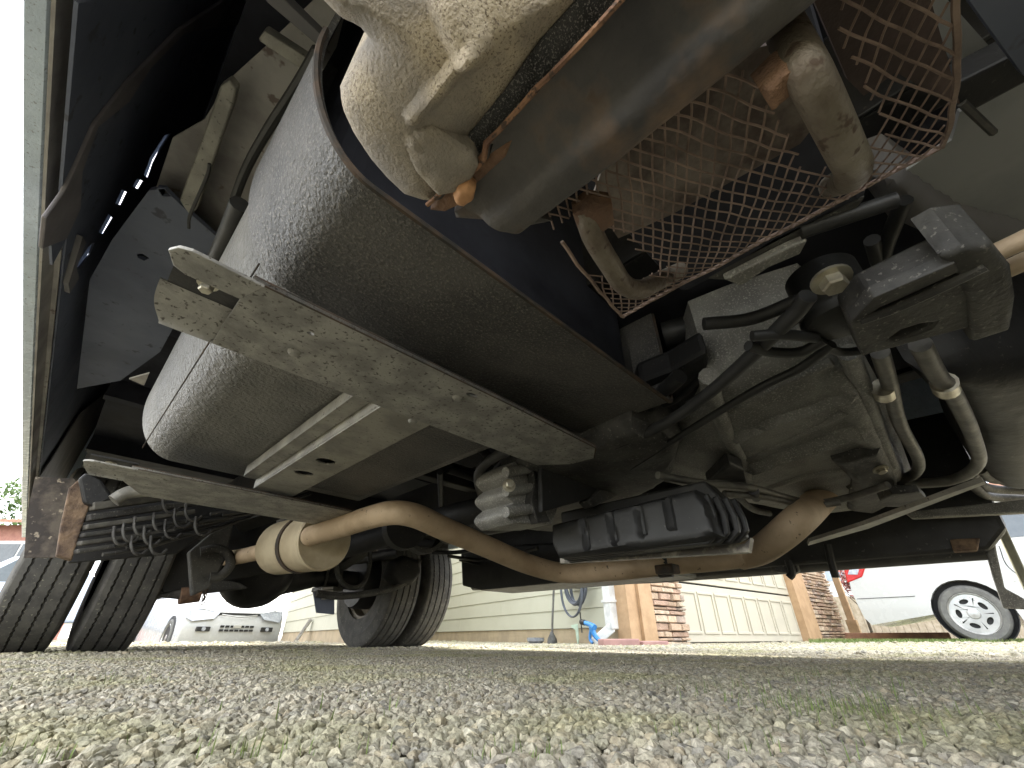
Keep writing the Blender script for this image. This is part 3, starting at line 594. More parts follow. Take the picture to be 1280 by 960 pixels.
def tyre_mb(x0, x1, cy, cz, R=.375, seg=180):
    w_ = x1-x0; V = []; Fc = []; P = []
    rr = .215     # bead radius
    side = [(0.02, rr), (.0, rr+.02), (-.035*0, rr+.05), (-.004/w_*1, rr+.09), (0.0, R-.05), (.02, R-.025), (.045, R-.010), (.075, R-.0035)]
    for u, r in side: P.append((u*1.0, r, 0))
    gr = [.19, .40, .60, .81]; gw = .020
    last = .10
    for g_ in gr:
        P.append((g_-gw, R, 1)); P.append((g_-gw*.7, R-.011, 1)); P.append((g_+gw*.7, R-.011, 1)); P.append((g_+gw, R, 1))
    for u, r in reversed(side): P.append((1-u*1.0, r, 0))
    n = len(P)
    for j in range(seg):
        q = 2*math.pi*j/seg; zz = .009*(1 if j % 2 else -1)
        for u, r, z in P:
            V.append(Vector((x0+(u+z*zz)*w_, cy+r*math.sin(q), cz+r*math.cos(q)*(1 if r*math.cos(q) > -R+.006 else .985))))
    for j in range(seg):
        k = (j+1) % seg
        for i in range(n-1): Fc.append((j*n+i, j*n+i+1, k*n+i+1, k*n+i))
    return MB().add(V, Fc)
def wheel(x0, x1, face):
    e = bpy.data.objects.new('wheel', None); COL.objects.link(e); e.parent = T; e.location = Vector(((x0+x1)/2, AY, AZc))-T.location
    e.empty_display_size = .1
    tyre_mb(x0, x1, AY, AZc).build('tyre', 'tyre', e, smooth=False)
    b = MB(); xm = x0+.02 if face < 0 else x1-.02; s_ = -face
    b.lathe((xm, AY, AZc), (s_, 0, 0), [(.222, -.006), (.222, .0), (.20, .006), (.195, .02), (.205, .05), (.195, .12), (.195, .15)], 40)
    b.lathe((xm+s_*.06, AY, AZc), (s_, 0, 0), [(.195, 0), (.15, -.03), (.11, -.02), (.085, -.02), (.085, .0), (0, .0)], 32)
    b.build('rim', 'rim', e, smooth=True)
    for k in range(6):
        q = k*math.pi/3; b = MB(); b.lathe((xm+s_*.035, AY+.115*math.cos(q), AZc+.115*math.sin(q)), (-s_, 0, 0), [(0, 0), (.014, 0), (.014, .02), (0, .02)], 6); b.build('wheel_nut', 'rim', e)
_ay = AY; AY = -1.15
for x0, x1, fc in ((-.06, .15, -1), (1.68, 1.89, 1)): wheel(x0, x1, fc)
AY = _ay
MB().box(BW+.02, 1.98, -1.9, -1.8, .22, .62).build('front_bumper', 'carw' if 'carw' in M else 'white', T, bev=.03)
MB().box(1.88, 1.94, -1.78, -.62, .28, .72).build('far_sill', 'pan', T, bev=.012)
MB().box(.3, 1.5, -1.75, -1.0, .26, .30).build('front_undertray', 'black', T, bev=.01)
for x0, x1, fc in ((-.115, .095, -1), (.145, .355, 1), (1.45, 1.655, -1), (1.705, 1.91, 1)): wheel(x0, x1, fc)
b = MB(); b.lathe((1.44, AY, AZc), (1, 0, 0), [(0, -.05), (.15, -.05), (.16, -.03), (.16, .06), (0, .06)], 30); b.build('brake_drum', 'black', T, smooth=True)
b = MB(); b.lathe((.36, AY, AZc), (-1, 0, 0), [(0, -.05), (.15, -.05), (.16, -.03), (.16, .06), (0, .06)], 30); b.build('brake_drum', 'black', T, smooth=True)
# bits around far wheel
b = MB(); b.tube([at(x, y, Y=2.2) for x, y in ((420, 705), (425, 725), (440, 735), (455, 728), (462, 705), (462, 690))], .012, 8); b.build('brake_hose', 'castd', T, smooth=True)
b = MB(); b.tube([at(x, y, Y=2.15) for x, y in ((395, 742), (430, 745), (480, 738), (510, 725), (524, 700))], .016, 8); b.build('spring_link', 'castd', T, smooth=True)
b = MB(); b.relief([at(x, y, Y=2.15) for x, y in ((486, 720), (492, 702), (505, 694), (522, 700), (526, 716), (515, 730), (498, 734))], 'Y', .03, .02, .06, g=.01); b.build('spring_hanger', 'black', T, smooth=True)
plate('rubber_flap', [(392, 740), (418, 742), (418, 768), (396, 766)], 'haze_tint', .01, 'Y', 2.2)
for k in range(4):
    MB().bar(at(402, 736+k*4, Y=2.19), at(416, 735+k*4, Y=2.19), .008, .010).build('clip', 'pale', T)
# propshaft and rear dark structure
MB().tube([at(655, 640, Z=.43), (.93, 1.2, .43), (.83, 2.6, .38)], .045, 18, 6).build('propshaft', 'black', T, smooth=True)
MB().tube([at(560, 660, Z=.42), at(600, 648, Z=.42), at(640, 640, Z=.42)], .06, 18).build('shaft_joint', 'castd', T, smooth=True)
MB().lathe(at(505, 660, Z=.40), (.2, 1, 0), [(0, -.03), (.075, -.03), (.075, .02), (.05, .03), (0, .03)], 26).build('centre_bearing', 'black', T, smooth=True)
MB().lathe(at(530, 664, Z=.42), (.2, 1, 0), [(.07, -.03), (.085, -.03), (.085, .02), (.07, .03)], 26).build('centre_bearing', 'castd', T, smooth=True)
for pts, r_, z in (([(560, 695), (600, 700), (640, 694), (672, 685)], .008, .4), ([(575, 700), (620, 708), (665, 700)], .007, .4), ([(540, 690), (575, 690), (610, 682)], .010, .42), ([(550, 590), (552, 650)], .012, .6),
                   ([(600, 560), (640, 600), (650, 640)], .014, .55), ([(560, 585), (610, 600), (640, 590)], .016, .5), ([(430, 690), (480, 680), (560, 680)], .02, .45), ([(380, 700), (440, 700), (500, 690)], .03, .5)):
    b = MB(); b.tube([at(x, y, Z=z) for x, y in pts], r_, 10); b.build('brake_pipe', 'black', T, smooth=True)
# near side rear: rail behind strap, bracket, hose hoops
plate('cross_tube', [(290, 655), (340, 640), (350, 650), (300, 668)], 'black', .05, 'Z', .5, bev=.01)
plate('spring_shackle', [(236, 690), (262, 668), (292, 655), (282, 700), (262, 735), (240, 745)], 'castd', .04, 'Y', 2.1, bev=.006)
b = MB(); b.tube([at(x, y, Y=2.1) for x, y in ((250, 690), (268, 686), (284, 692), (288, 706), (276, 720), (262, 722))], .018, 10); b.build('shackle_loop', 'castd', T, smooth=True)
MB().tube([at(225, 745, Y=2.5), at(250, 742, Y=2.5)], .035, 14).build('damper', 'rust', T, smooth=True)
plate('axle_stop', [(190, 745), (250, 730), (262, 722), (300, 728), (312, 735), (255, 742), (240, 750)], 'castd', .05, 'Y', 2.5, bev=.01)
ch_ = MB()
for k in range(6):
    p = at(258-k*.8, 735+k*3.4, Y=2.4); pts = []
    for i in range(11):
        q = 2*math.pi*i/10; o_ = Vector((math.cos(q)*.007, 0, math.sin(q)*.012)) if k % 2 else Vector((0, math.cos(q)*.007, math.sin(q)*.012)); pts.append(p+o_)
    ch_.tube(pts, .0022, 5, smooth=False)
ch_.build('chain', 'strap_edge', T)
plate('dark_gap_panel', [(170, 600), (345, 640), (352, 712), (310, 722), (205, 742), (180, 700)], 'black', .06, 'Y', 2.5, bev=.01)  # added panel that darkens the bright gaps beside the silencer
plate('step_backing', [(92, 640), (240, 596), (330, 640), (250, 672), (222, 692), (84, 704)], 'black', .02, 'Y', 1.95, bev=.005)
# step frame: stacked slats with round clips
YB = 1.75
plate('bracket', [(70, 694), (76, 655), (86, 610), (102, 596), (118, 606), (112, 632), (98, 672), (90, 700)], 'wood', .05, 'Y', YB, bev=.004, label='rusty brown end of the step bracket')
plate('bracket', [(98, 598), (108, 590), (128, 600), (142, 622), (118, 634), (104, 628)], 'black', .06, 'Y', YB-.02, bev=.006)
slats = [((112, 634), (235, 618), 11), ((108, 648), (250, 628), 9), ((104, 660), (240, 640), 7), ((100, 670), (230, 652), 6), ((96, 680), (215, 664), 6), ((92, 690), (200, 674), 6)]
for i, (p0, p1, wd) in enumerate(slats):
    z0 = at(*p0, Y=YB); z1 = at(*p1, Y=YB+.06)
    MB().bar(z0, z1, .05, wd/520*2.0*.55).build('step_slat', 'castd' if i % 2 else 'pipe', T, bev=.004)
for i, (x, y) in enumerate(((150, 672), (162, 668), (176, 660), (188, 672), (200, 655), (214, 664), (226, 650), (240, 642), (172, 684), (196, 684), (212, 632), (252, 660))):
    pts = [at(x-7, y-14, Y=YB-.02), at(x-8, y-2, Y=YB-.03), at(x-4, y+7, Y=YB-.03), at(x+5, y+9, Y=YB-.02), at(x+12, y+3, Y=YB-.01)]
    MB().tube(pts, .0042, 7).build('hose_hoop', 'castd', T, smooth=True)
for i in range(12):
    x = 128+i*15; y = 688-i*5+random.uniform(-6, 6)
    MB().tube([at(x, y+4, Y=YB-.01), at(x+60, y-6, Y=YB+.03), at(x+110, y-22, Y=YB+.1)], .0055, 7).build('cable', 'rubber' if i % 3 else 'castd', T, smooth=True)
MB().tube([at(142, 626, Y=YB-.05), at(160, 616, Y=YB-.05), at(190, 612, Y=YB-.05)], .02, 10).build('step_tube', 'chan', T, smooth=True)
plate('mudflap', [(30, 697), (34, 640), (44, 596), (92, 598), (104, 612), (90, 650), (74, 697)], mat('streaked_tan_board', (.15, .125, .10), (.06, .05, .045), .75, 0, 16, lo=.42, hi=.58, spk=(.4, .34, .26), ss=40, st=.62, bump=.7, bs=60), .012, 'Y', 2.05)
# ---- far side sill, flap, drop step
b = MB(); b.prism([Vector((1.88, y, z)) for y, z in ((2.30, .345), (.98, .292), (-.08, .276), (-.14, .33), (-.16, .70), (2.30, .80))], (.06, 0, 0)); b.build('far_sill', 'pan', T, bev=.012, label='long dark sill along the far side')
MB().tube([(1.92, 2.25, .345), (1.92, .98, .298), (1.92, -.07, .284)], .03, 10, smooth=False).build('sill_edge', 'pan', T, smooth=True)
plate('sill_block', [(1187, 674), (1225, 672), (1222, 688), (1192, 690)], 'wood', .04, 'X', 1.86, bev=.004)
plate('far_box', [(575, 690), (600, 684), (830, 668), (836, 716), (600, 738), (577, 732)], 'pan', .25, 'X', 1.60, bev=.012)
plate('box_strap', [(812, 664), (836, 668), (840, 705), (822, 712)], 'black', .02, 'X', 1.50, bev=.004)
for px in (((985, 700), (990, 716), (986, 722)), ((1034, 680), (1040, 706), (1045, 722))):
    MB().tube([at(x, y, X=1.82) for x, y in px], .012, 8).build('sill_hanger', 'black', T, smooth=True)
plate('sill_hook', [(968, 708), (996, 706), (998, 714), (992, 718), (970, 715)], 'castd', .03, 'X', 1.84, bev=.003)
stp = [(1228, 668), (1240, 652), (1246, 690), (1256, 735), (1280, 748), (1290, 762), (1254, 760), (1240, 720), (1232, 690)]
plate('drop_step', stp, 'cast', .03, 'X', 1.93, bev=.004, label='grey drop step frame hanging at the far side')
plate('drop_step', [(1244, 640), (1252, 646), (1290, 730), (1300, 745), (1284, 745), (1248, 668)], mat('olive_grey_step', (.3, .29, .2), (.22, .21, .15), .5), .04, 'X', 1.96, bev=.006)
plate('step_hinge', [(1215, 640), (1236, 628), (1240, 650), (1232, 676), (1222, 670)], 'castd', .05, 'X', 1.91, bev=.006)
plate('sill_rail', [(1130, 640), (1280, 624), (1290, 630), (1290, 640), (1140, 648)], 'cast', .03, 'X', 1.80, bev=.004)

# ================================================================== BACKGROUND
BM = lambda: MB()
M['siding'] = mat('cream_weatherboard', (.53, .52, .42), (.50, .49, .39), .6, 0, 2, bump=.1)
M['sidew'] = mat('white_painted_trim', (.8, .8, .78), None, .5)
M['garage'] = mat('cream_garage_door', (.54, .50, .40), (.51, .47, .38), .6, 0, 3)
M['timber'] = mat('tan_timber_trim', (.50, .33, .19), (.42, .27, .15), .7, 0, 9, bump=.3)
M['concrete'] = mat('tan_concrete_base', (.45, .36, .24), (.36, .29, .2), .9, 0, 6, bump=.5)
M['carw'] = mat('white_car_paint', (.55, .555, .545), (.54, .545, .535), .25, 0, 3, coat=.6)
M['glass'] = mat('dark_car_glass', (.10, .12, .14), (.08, .1, .12), .08)
M['lens'] = mat('clear_lamp_lens', (.5, .53, .58), (.35, .37, .42), .1, .3, 30)
M['redl'] = mat('red_tail_lamp', (.6, .02, .02), (.5, .01, .01), .15)
M['alloy'] = mat('silver_alloy', (.62, .62, .61), None, .3, .7, 3)
M['btyre'] = mat('car_tyre', (.17, .17, .16), (.13, .13, .125), .8, 0, 20)
M['dark'] = mat('dark_trim', (.02, .02, .02), None, .5)
M['paling'] = mat('grey_brown_palings', (.45, .38, .29), (.34, .28, .2), .9, 0, 12, bump=.4)
M['sleeper'] = mat('red_brown_sleeper', (.42, .24, .15), (.28, .15, .1), .9, 0, 9, bump=.6)
M['brick'] = mat('red_brown_wall', (.48, .25, .2), (.4, .2, .16), .9, 0, 9)
M['rooft'] = mat('terracotta_roof', (.45, .26, .18), (.33, .18, .13), .8, 0, 9)
def local(root, o):              # frame: direction along wall
    return root
def frame(p, d):                 # matrix whose X runs along d from p, Z up, Y away from the viewer
    d = Vector((d.x, d.y, 0)).normalized(); yv = Vector((-d.y, d.x, 0))
    if yv.dot(Vector((p.x, p.y, 0))) < 0: yv = -yv
    return lambda x, y, z: Vector((p.x, p.y, 0))+d*x+yv*y+Vector((0, 0, z))
def fbox(mb, fr, x0, x1, y0, y1, z0, z1):
    return mb.add([fr(x, y, z) for x in (x0, x1) for y in (y0, y1) for z in (z0, z1)], [(0, 1, 3, 2), (4, 6, 7, 5), (0, 4, 5, 1), (2, 3, 7, 6), (0, 2, 6, 4), (1, 5, 7, 3)])
def dirvp(x): 
    d = gp(x, 1.0); return Vector((d.x, d.y, 0)).normalized()
def meet(p, d, x):               # where the line p+d*t crosses image column x
    q = gp(x, 1.0); A = np.array([[d.x, -q.x], [d.y, -q.y]]); t, _ = np.linalg.solve(A, np.array([-p.x, -p.y])); return t
dS = dirvp(290); dG = dirvp(1400)
p0 = gp(680, 5.3); tc_ = meet(p0, dS, 790); corner = p0+dS*tc_
H = empty('house', tuple(corner), label='cream weatherboard house with stone faced garage front across the gravel', cat='house')
fs = frame(corner, dS); Lf = 19.0
for i in range(15):
    z0 = .14+i*.165
    xs_ = [0, 2.3, 4.7, 7.1, 9.5, 11.9, 14.3, 16.7, Lf] if i % 2 else [0, 1.2, 3.6, 6.0, 8.4, 10.8, 13.2, 15.6, 18.0, Lf]
    for a, c in zip(xs_[:-1], xs_[1:]):
        b = MB(); b.add([fs(x, y, z) for x in (a+.0015, c-.0015) for y, z in ((-.012, z0), (-.004, z0+.163), (.02, z0+.163), (.02, z0))],
                        [(0, 1, 2, 3), (7, 6, 5, 4), (0, 4, 5, 1), (1, 5, 6, 2), (2, 6, 7, 3), (3, 7, 4, 0)])
        b.build('weatherboard', 'siding', H)
fbox(MB(), fs, .25, Lf, .021, .20, .0, 2.7).build('wall', 'dark', H)
fbox(MB(), fs, 0, Lf, -.0, .02, -.02, .137).build('foundation', 'concrete', H)
# downspout
b = MB(); 
fbox(b, fs, .10, .19, -.12, -.03, .12, 2.6); dw = b.build('downspout', 'sidew', H, bev=.01)
b = MB(); fbox(b, fs, .09, .20, -.13, -.025, .33, .35); b.build('downspout_joint', 'sidew', dw)
b = MB(); b.bar(fs(.145, -.075, .14), fs(.26, -.20, .02), .09, .08); b.build('downspout_shoe', 'sidew', dw, bev=.01)
# garage front
def tG(x): return meet(corner, dG, x)
fg = frame(corner, dG)
fbox(MB(), fg, -.03, tG(800), -.02, .12, .0, 2.6).build('corner_board', 'timber', H)
fbox(MB(), fg, tG(800)+.003, tG(817), -.05, .1, .0, 2.6).build('corner_board', 'timber', H)
M['stones'] = [mat('ledge_stone', c_, tuple(k*.7 for k in c_), .9, 0, 14, bump=1, bs=60, bd=.01) for c_ in ((.64, .48, .34), (.56, .40, .28), (.50, .34, .25), (.68, .54, .40), (.48, .38, .31))]
def stonework(x0, x1, top, n_min=.022):
    z = .0; rnd = random.Random(int(x0*100))
    fbox(MB(), fg, x0, x1, .0, .1, .0, top).build('stone_backing', 'dark', H)
    cnt = 0
    while z < top-.02:
        h = rnd.choice((.03, .04, .05, .065)); x = x0
        while x < x1-.01:
            w_ = min(rnd.uniform(.10, .26), x1-x); 
            if x1-(x+w_) < .05: w_ = x1-x
            b = MB(); pr = -.03-rnd.uniform(0, .035); g_ = .004
            pts = []
            for yy, ins in ((.0, 0), (pr*.7, 0), (pr, .006)):
                for (xx, zz) in ((x+g_+ins, z+g_+ins), (x+w_-g_-ins, z+g_+ins+rnd.uniform(-.003, .003)), (x+w_-g_-ins, z+h-g_-ins), (x+g_+ins, z+h-g_-ins+rnd.uniform(-.003, .003))): pts.append(fg(xx, yy, zz))
            fcs = [(8, 9, 10, 11)]
            for a in (0, 4): fcs += [(a+i, a+(i+1) % 4, a+4+(i+1) % 4, a+4+i) for i in range(4)]
            b.add(pts, fcs); b.build('stone', rnd.choice(M['stones']), H); cnt += 1
            x += w_
        z += h
    return cnt
stonework(tG(817)+.01, tG(858), 1.15)
g0, g1 = tG(861), tG(1006)
fbox(MB(), fg, g0, g1, .06, .10, .0, 2.2).build('garage_backing', 'dark', H)
ns_ = 4
for r in range(4):
    z0 = .02+r*.54
    pan_ = fbox(MB(), fg, g0, g1, .03, .055, z0, z0+.522).build('garage_panel', 'garage', H, bev=.006)
    k = 8; wd = (g1-g0)/k
    for j in range(k):
        xa, xb = g0+j*wd+.035*wd, g0+(j+1)*wd-.12*wd; za, zb = z0+.07, z0+.46; b = MB()
        for q in ((xa, xb, za, za+.026), (xa, xb, zb-.026, zb), (xa, xa+.010, za+.027, zb-.027), (xb-.010, xb, za+.027, zb-.027)): fbox(b, fg, q[0], q[1], .018, .0295, q[2], q[3])
        b.build('panel_moulding', 'garage', pan_, bev=.004)
fbox(MB(), fg, g1+.003, tG(1022), -.06, .12, .0, 2.6).build('door_post', 'timber', H)
stonework(tG(1022)+.01, tG(1056), 1.3)
fbox(MB(), fg, -.02, tG(1056), -.08, .15, 2.62, 2.95).build('fascia', 'timber', H)
b = MB(); e0, e1, e2 = fs(Lf, -.5, 2.72), fs(-.3, -.5, 2.72), fg(tG(1056), -.4, 2.72)
b.prism([e0, corner+Vector((-.5, -.5, 2.72)), e2, e2+Vector((5, 5, 0)), e0+Vector((5, 5, 0))], (0, 0, .12)); b.build('eave', 'sidew', H)
bA, bC = gp(352, 9.0), gp(442, 4.9); fb = frame(bA, bC-bA); BL = (bC-bA).length
for i in range(13):
    z0 = .14+i*.165
    for a_, c_ in ((0, BL*.45), (BL*.45, BL)) if i % 2 else ((0, BL*.7), (BL*.7, BL)):
        MB().add([fb(x, y, z) for x in (a_+.0015, c_-.0015) for y, z in ((-.012, z0), (-.004, z0+.163), (.02, z0+.163), (.02, z0))],
            [(0, 1, 2, 3), (7, 6, 5, 4), (0, 4, 5, 1), (1, 5, 6, 2), (2, 6, 7, 3), (3, 7, 4, 0)]).build('weatherboard', 'siding', H)
bD = gp(447, 12.0); bE = gp(352, 13.0)
MB().prism([bA+(bE-bA)*.002, bC+(bD-bC)*.004+Vector((.02, .02, 0)), bD, bE], (0, 0, 2.3)).build('bay_wall', 'siding', H)
fbox(MB(), fb, 0, BL, 0, .02, -.25, .137).build('foundation', 'concrete', H)
# leaning white board against the wall
dB = (bC-bA).normalized(); p = fb(meet(bA, dB, 387), 0, 0)
bo = empty('leaning_board', (p.x, p.y, 0), label='narrow white board leaning against the cream weatherboards', cat='board')
b = MB(); t_ = meet(bA, dB, 387); b.bar(fb(t_-.02, -.16, .0), fb(t_+.02, -.03, .28), .10, .02, up=(0, 0, 1)); b.build('board', 'sidew', bo, bev=.003)
b = MB(); b.bar(fb(t_+.04, -.19, .01), fb(t_+.08, -.055, .29), .015, .02, up=(0, 0, 1)); b.build('board_edge', 'pale', bo)
# hose reel hung on the wall
tH = meet(corner, dS, 735); hc = fs(tH, -.09, .42)
hr = empty('garden_hose', tuple(fs(tH, -.05, 0)), label='coiled dark grey garden hose hanging on the cream wall', cat='hose')
ex_ = (fs(1, 0, 0)-fs(0, 0, 0)); 
b = MB()
for k in range(11):
    ra = .13+random.uniform(-.03, .03); rb = .17+random.uniform(-.03, .03); cx = random.uniform(-.03, .03); cz = random.uniform(-.03, .03)
    if k > 8: ra, rb, cz = .17, .24, -.05
    b.tube([hc+ex_*(cx+ra*math.cos(q))+Vector((0, 0, cz+rb*math.sin(q)+.10))+(fs(0, -.012*k/2, 0)-fs(0, 0, 0)) for q in [2*math.pi*i/20 for i in range(21)]], .008, 6, 2)
b.build('hose_coil', mat('slate_grey_hose', (.13, .14, .17), (.09, .1, .12), .45), hr, smooth=True)
MB().tube([fs(tH-.01, -.08, .27), fs(tH, -.07, .18), fs(tH+.01, -.06, .10)], .007, 6).build('hose_tail', 'castd', hr, smooth=True)
fbox(MB(), fs, tH-.05, tH+.05, -.14, -.013, .48, .60).build('hanger', 'pipe', hr, bev=.01)
# standing pole brush
tP = meet(corner, dS, 716)
pb = empty('yard_broom', tuple(fs(tP, -.25, 0)), label='grey handled broom standing head down beside the coiled hose', cat='broom')
MB().tube([fs(tP, -.25, .06), fs(tP, -.22, .35), fs(tP, -.10, 1.3)], .011, 8).build('handle', 'pipe', pb, smooth=True)
b = MB(); b.lathe(fs(tP, -.25, .0), (0, 0, 1), [(.05, .0), (.045, .05), (.025, .085), (.012, .11), (0, .11)], 14); b.build('broom_head', 'castd', pb, smooth=True)
tQ = meet(corner, dS, 700)
gb = empty('glass_bowl', tuple(fs(tQ, -.3, 0)), label='small clear bowl on the ground left of the broom', cat='bowl')
b = MB(); b.lathe(fs(tQ, -.3, .0), (0, 0, 1), [(.05, .0), (.085, .03), (.09, .06), (.083, .06), (.078, .033), (.0, .01)], 18); b.build('bowl', 'lens', gb, smooth=True)
# blue tap hose gun
tB = meet(corner, dS, 768); blue = mat('blue_plastic', (.05, .25, .62), (.04, .2, .5), .35)
gn = empty('hose_gun', tuple(fs(tB, -.3, 0)), label='blue plastic hose nozzle and fittings beside the downspout foot', cat='hose nozzle')
b = MB(); b.tube([fs(tB+.02, -.3, .17), fs(tB-.06, -.3, .15), fs(tB-.1, -.3, .13)], [.018, .02, .028], 10); b.build('nozzle_barrel', blue, gn, smooth=True)
b = MB(); b.tube([fs(tB-.06, -.3, .14), fs(tB-.09, -.29, .07), fs(tB-.15, -.28, .03)], [.024, .02, .016], 8); b.tube([fs(tB-.05, -.3, .12), fs(tB-.03, -.3, .05), fs(tB-.06, -.3, .02)], .012, 8); b.build('nozzle_grip', blue, gn, smooth=True)
b = MB(); b.tube([fs(tB+.02, -.3, .17), fs(tB+.075, -.3, .18)], .022, 10); b.build('nozzle_tip', 'dark', gn, smooth=True)
b = MB(); b.box(-.001, .001, -.001, .001, 0, .001); 
tm = meet(corner, dS, 742)
sg_ = empty('garden_stake', tuple(fs(tm, -.2, 0)), label='small pale green garden stake under the coiled hose', cat='stake')
b = MB(); b.prism([fs(tm+.07, -.2, .16), fs(tm-.02, -.2, .17), fs(tm-.025, -.2, .05), fs(tm-.01, -.2, .0), fs(tm+.005, -.2, .06), fs(tm+.01, -.2, .12), fs(tm+.07, -.2, .145)], fs(0, .01, 0)-fs(0, 0, 0)); b.build('stake', mat('pale_green_plastic', (.5, .62, .5)), sg_)
# pink kerb stones by the corner
for i, (x0_, x1_, df, hh) in enumerate(((750, 795, 3.75, .052), (798, 830, 3.8, .038))):
    a, c = gp(x0_, df), gp(x1_, df+.05); kb = empty('edging_block', tuple((a+c)/2), label=('long dusty pink edging block at the foot of the downspout', 'shorter pink edging block below the stone pillar')[i], cat='edging')
    MB().bar(a+Vector((0, 0, hh/2)), c+Vector((0, 0, hh/2)), .12, hh).build('block', mat('dusty_pink_concrete', (.46, .27, .24), (.38, .22, .2), .9), kb, bev=.008)
# ---- right: car, fence, sleeper, post, window, maple
def car_wheel(root, c, axd, R=.30, alloy=True, s=1):
    c = Vector(c); axd = Vector(axd).normalized()
    e = bpy.data.objects.new('wheel', None); COL.objects.link(e); e.parent = root; e.location = WM(root).inverted() @ c; e.empty_display_size = .1
    b = MB(); b.lathe(c, axd, [(R*.72, .0), (R*.75, .012), (R*.9, .016), (R*.97, .0), (R, -.03), (R, -.16), (R*.95, -.19), (R*.70, -.19)], 48); b.build('tyre', 'btyre', e, smooth=True)
    u = Vector((0, 0, 1)); v = axd.cross(u).normalized()
    b = MB(); b.lathe(c, axd, [(R*.735, .004), (R*.71, .010), (R*.67, -.006), (R*.655, -.05), (R*.655, -.15), (0, -.15)], 40); b.build('rim_barrel', 'alloy', e, smooth=True)
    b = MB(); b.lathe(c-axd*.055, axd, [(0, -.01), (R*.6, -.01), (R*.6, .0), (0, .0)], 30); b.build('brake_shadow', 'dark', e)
    cf = c-axd*.010; disc = [cf+u*math.cos(q)*R*.675+v*math.sin(q)*R*.675 for q in [2*math.pi*i/60 for i in range(60)]]; hs2 = []
    for k in range(5):
        q0 = 2*math.pi*k/5+.3; d_ = u*math.cos(q0)+v*math.sin(q0); t_ = axd.cross(d_)
        hs2.append([cf+d_*(R*.43+R*.085*math.cos(w_))+t_*(R*.15*math.sin(w_)) for w_ in [2*math.pi*i/14 for i in range(14)]])
        q0 += math.pi/5; d_ = u*math.cos(q0)+v*math.sin(q0); t_ = axd.cross(d_)
        hs2.append([cf+d_*R*.26, cf+d_*R*.54+t_*R*.022, cf+d_*R*.56, cf+d_*R*.54-t_*R*.022])
    MB().prism(disc, -axd*.03, hs2).build('spoked_face', 'alloy', e, bev=.004)
    b = MB(); b.lathe(c-axd*.012, axd, [(R*.2, 0), (R*.17, .012), (0, .016)], 24); b.build('hub_cap', 'alloy', e, smooth=True)
CX = 7.7
# side profile in (y, z); rear at +Y.  Real car: length 4.2
C1 = empty('white_hatchback', (CX+.85, -.9, 0), label='white hatchback at the right with silver alloy wheel and red tail lamp', cat='car')
RY, FYc = .08, -2.45
def arch(cy, R=.355, n=14): return [(cy+R*math.cos(math.pi*i/n), .30+R*math.sin(math.pi*i/n)) for i in range(n+1)]
low = [(1.13, .28), (1.08, .20)]+[(y, max(z, .22)) for y, z in arch(RY)]+[(RY-.37, .2), (FYc+.37, .2)]+[(y, max(z, .22)) for y, z in arch(FYc)]+[(FYc-.40, .22), (FYc-.82, .30)]
up_ = [(FYc-.86, .55), (FYc-.80, .72), (FYc-.1, .95), (FYc+.25, 1.0), (1.0, 1.02), (1.12, .85), (1.16, .60), (1.15, .45)]
b = MB(); b.prism([Vector((CX, y, z)) for y, z in low+up_], (1.68, 0, 0)); b.build('body', 'carw', C1)
cab = [(FYc+.2, .99), (FYc+.95, 1.42), (.2, 1.50), (.85, 1.36), (1.02, 1.0)]
b = MB(); V = []; 
for i, (y, z) in enumerate(cab): ins = .16*(z-.99)/.5; V.append(Vector((CX+.04+ins, y, z)))
for i, (y, z) in enumerate(cab): ins = .16*(z-.99)/.5; V.append(Vector((CX+1.64-ins, y, z)))
k = len(cab); b.add(V, [tuple(range(k)), tuple(k+i for i in reversed(range(k)))]+[(i, (i+1) % k, (i+1) % k+k, i+k) for i in range(k)]); b.build('cabin', 'carw', C1, bev=.03)
def sidewin(ys_):
    P4 = []
    for y, z in ys_: P4.append(Vector((CX+.036+.16*(z-.99)/.5-.004, y, z)))
    MB().prism(P4, (.02, 0, 0)).build('side_window', 'glass', C1)
sidewin([(FYc+.45, 1.06), (FYc+.95, 1.36), (-.95, 1.42), (-.95, 1.06)]); sidewin([(-.88, 1.06), (-.88, 1.42), (.05, 1.44), (.25, 1.08)]); sidewin([(.33, 1.08), (.15, 1.43), (.7, 1.34), (.86, 1.08)])
MB().box(CX-.006, CX+.02, RY+.45, 1.13, .50, .506).build('bumper_seam', 'dark', C1)
MB().box(CX-.004, CX+.02, FYc+.5, RY-.45, .60, .63).build('side_strip', 'carw', C1, bev=.01)
MB().tube([(CX-.003, RY-.60, .25), (CX-.003, RY-.62, .5), (CX-.003, RY-.48, .75), (CX-.003, RY-.5, .98)], .004, 4).build('door_gap', 'dark', C1)
b = MB(); b.prism([Vector((CX-.012, y, z)) for y, z in ((1.17, .70), (1.14, .95), (1.02, .99), (.90, .88), (.98, .76))], (.25, 0, 0)); b.build('tail_lamp', 'redl', C1, bev=.012)
b = MB(); b.prism([Vector((CX-.016, y, z)) for y, z in ((1.13, .80), (1.08, .88), (.98, .85), (1.02, .79))], (.02, 0, 0)); b.build('reversing_lamp', 'lens', C1, bev=.004)
for cy in (RY, FYc):
    b = MB(); b.lathe((CX+.20, cy, .32), (-1, 0, 0), [(0, 0), (.345, 0), (.345, .19), (.355, .19), (.355, -.01), (0, -.01)], 36); b.build('wheel_arch', 'dark', C1)
    car_wheel(C1, (CX+.03, cy, .30), (-1, 0, 0), .30)
    car_wheel(C1, (CX+1.65, cy, .30), (1, 0, 0), .30)
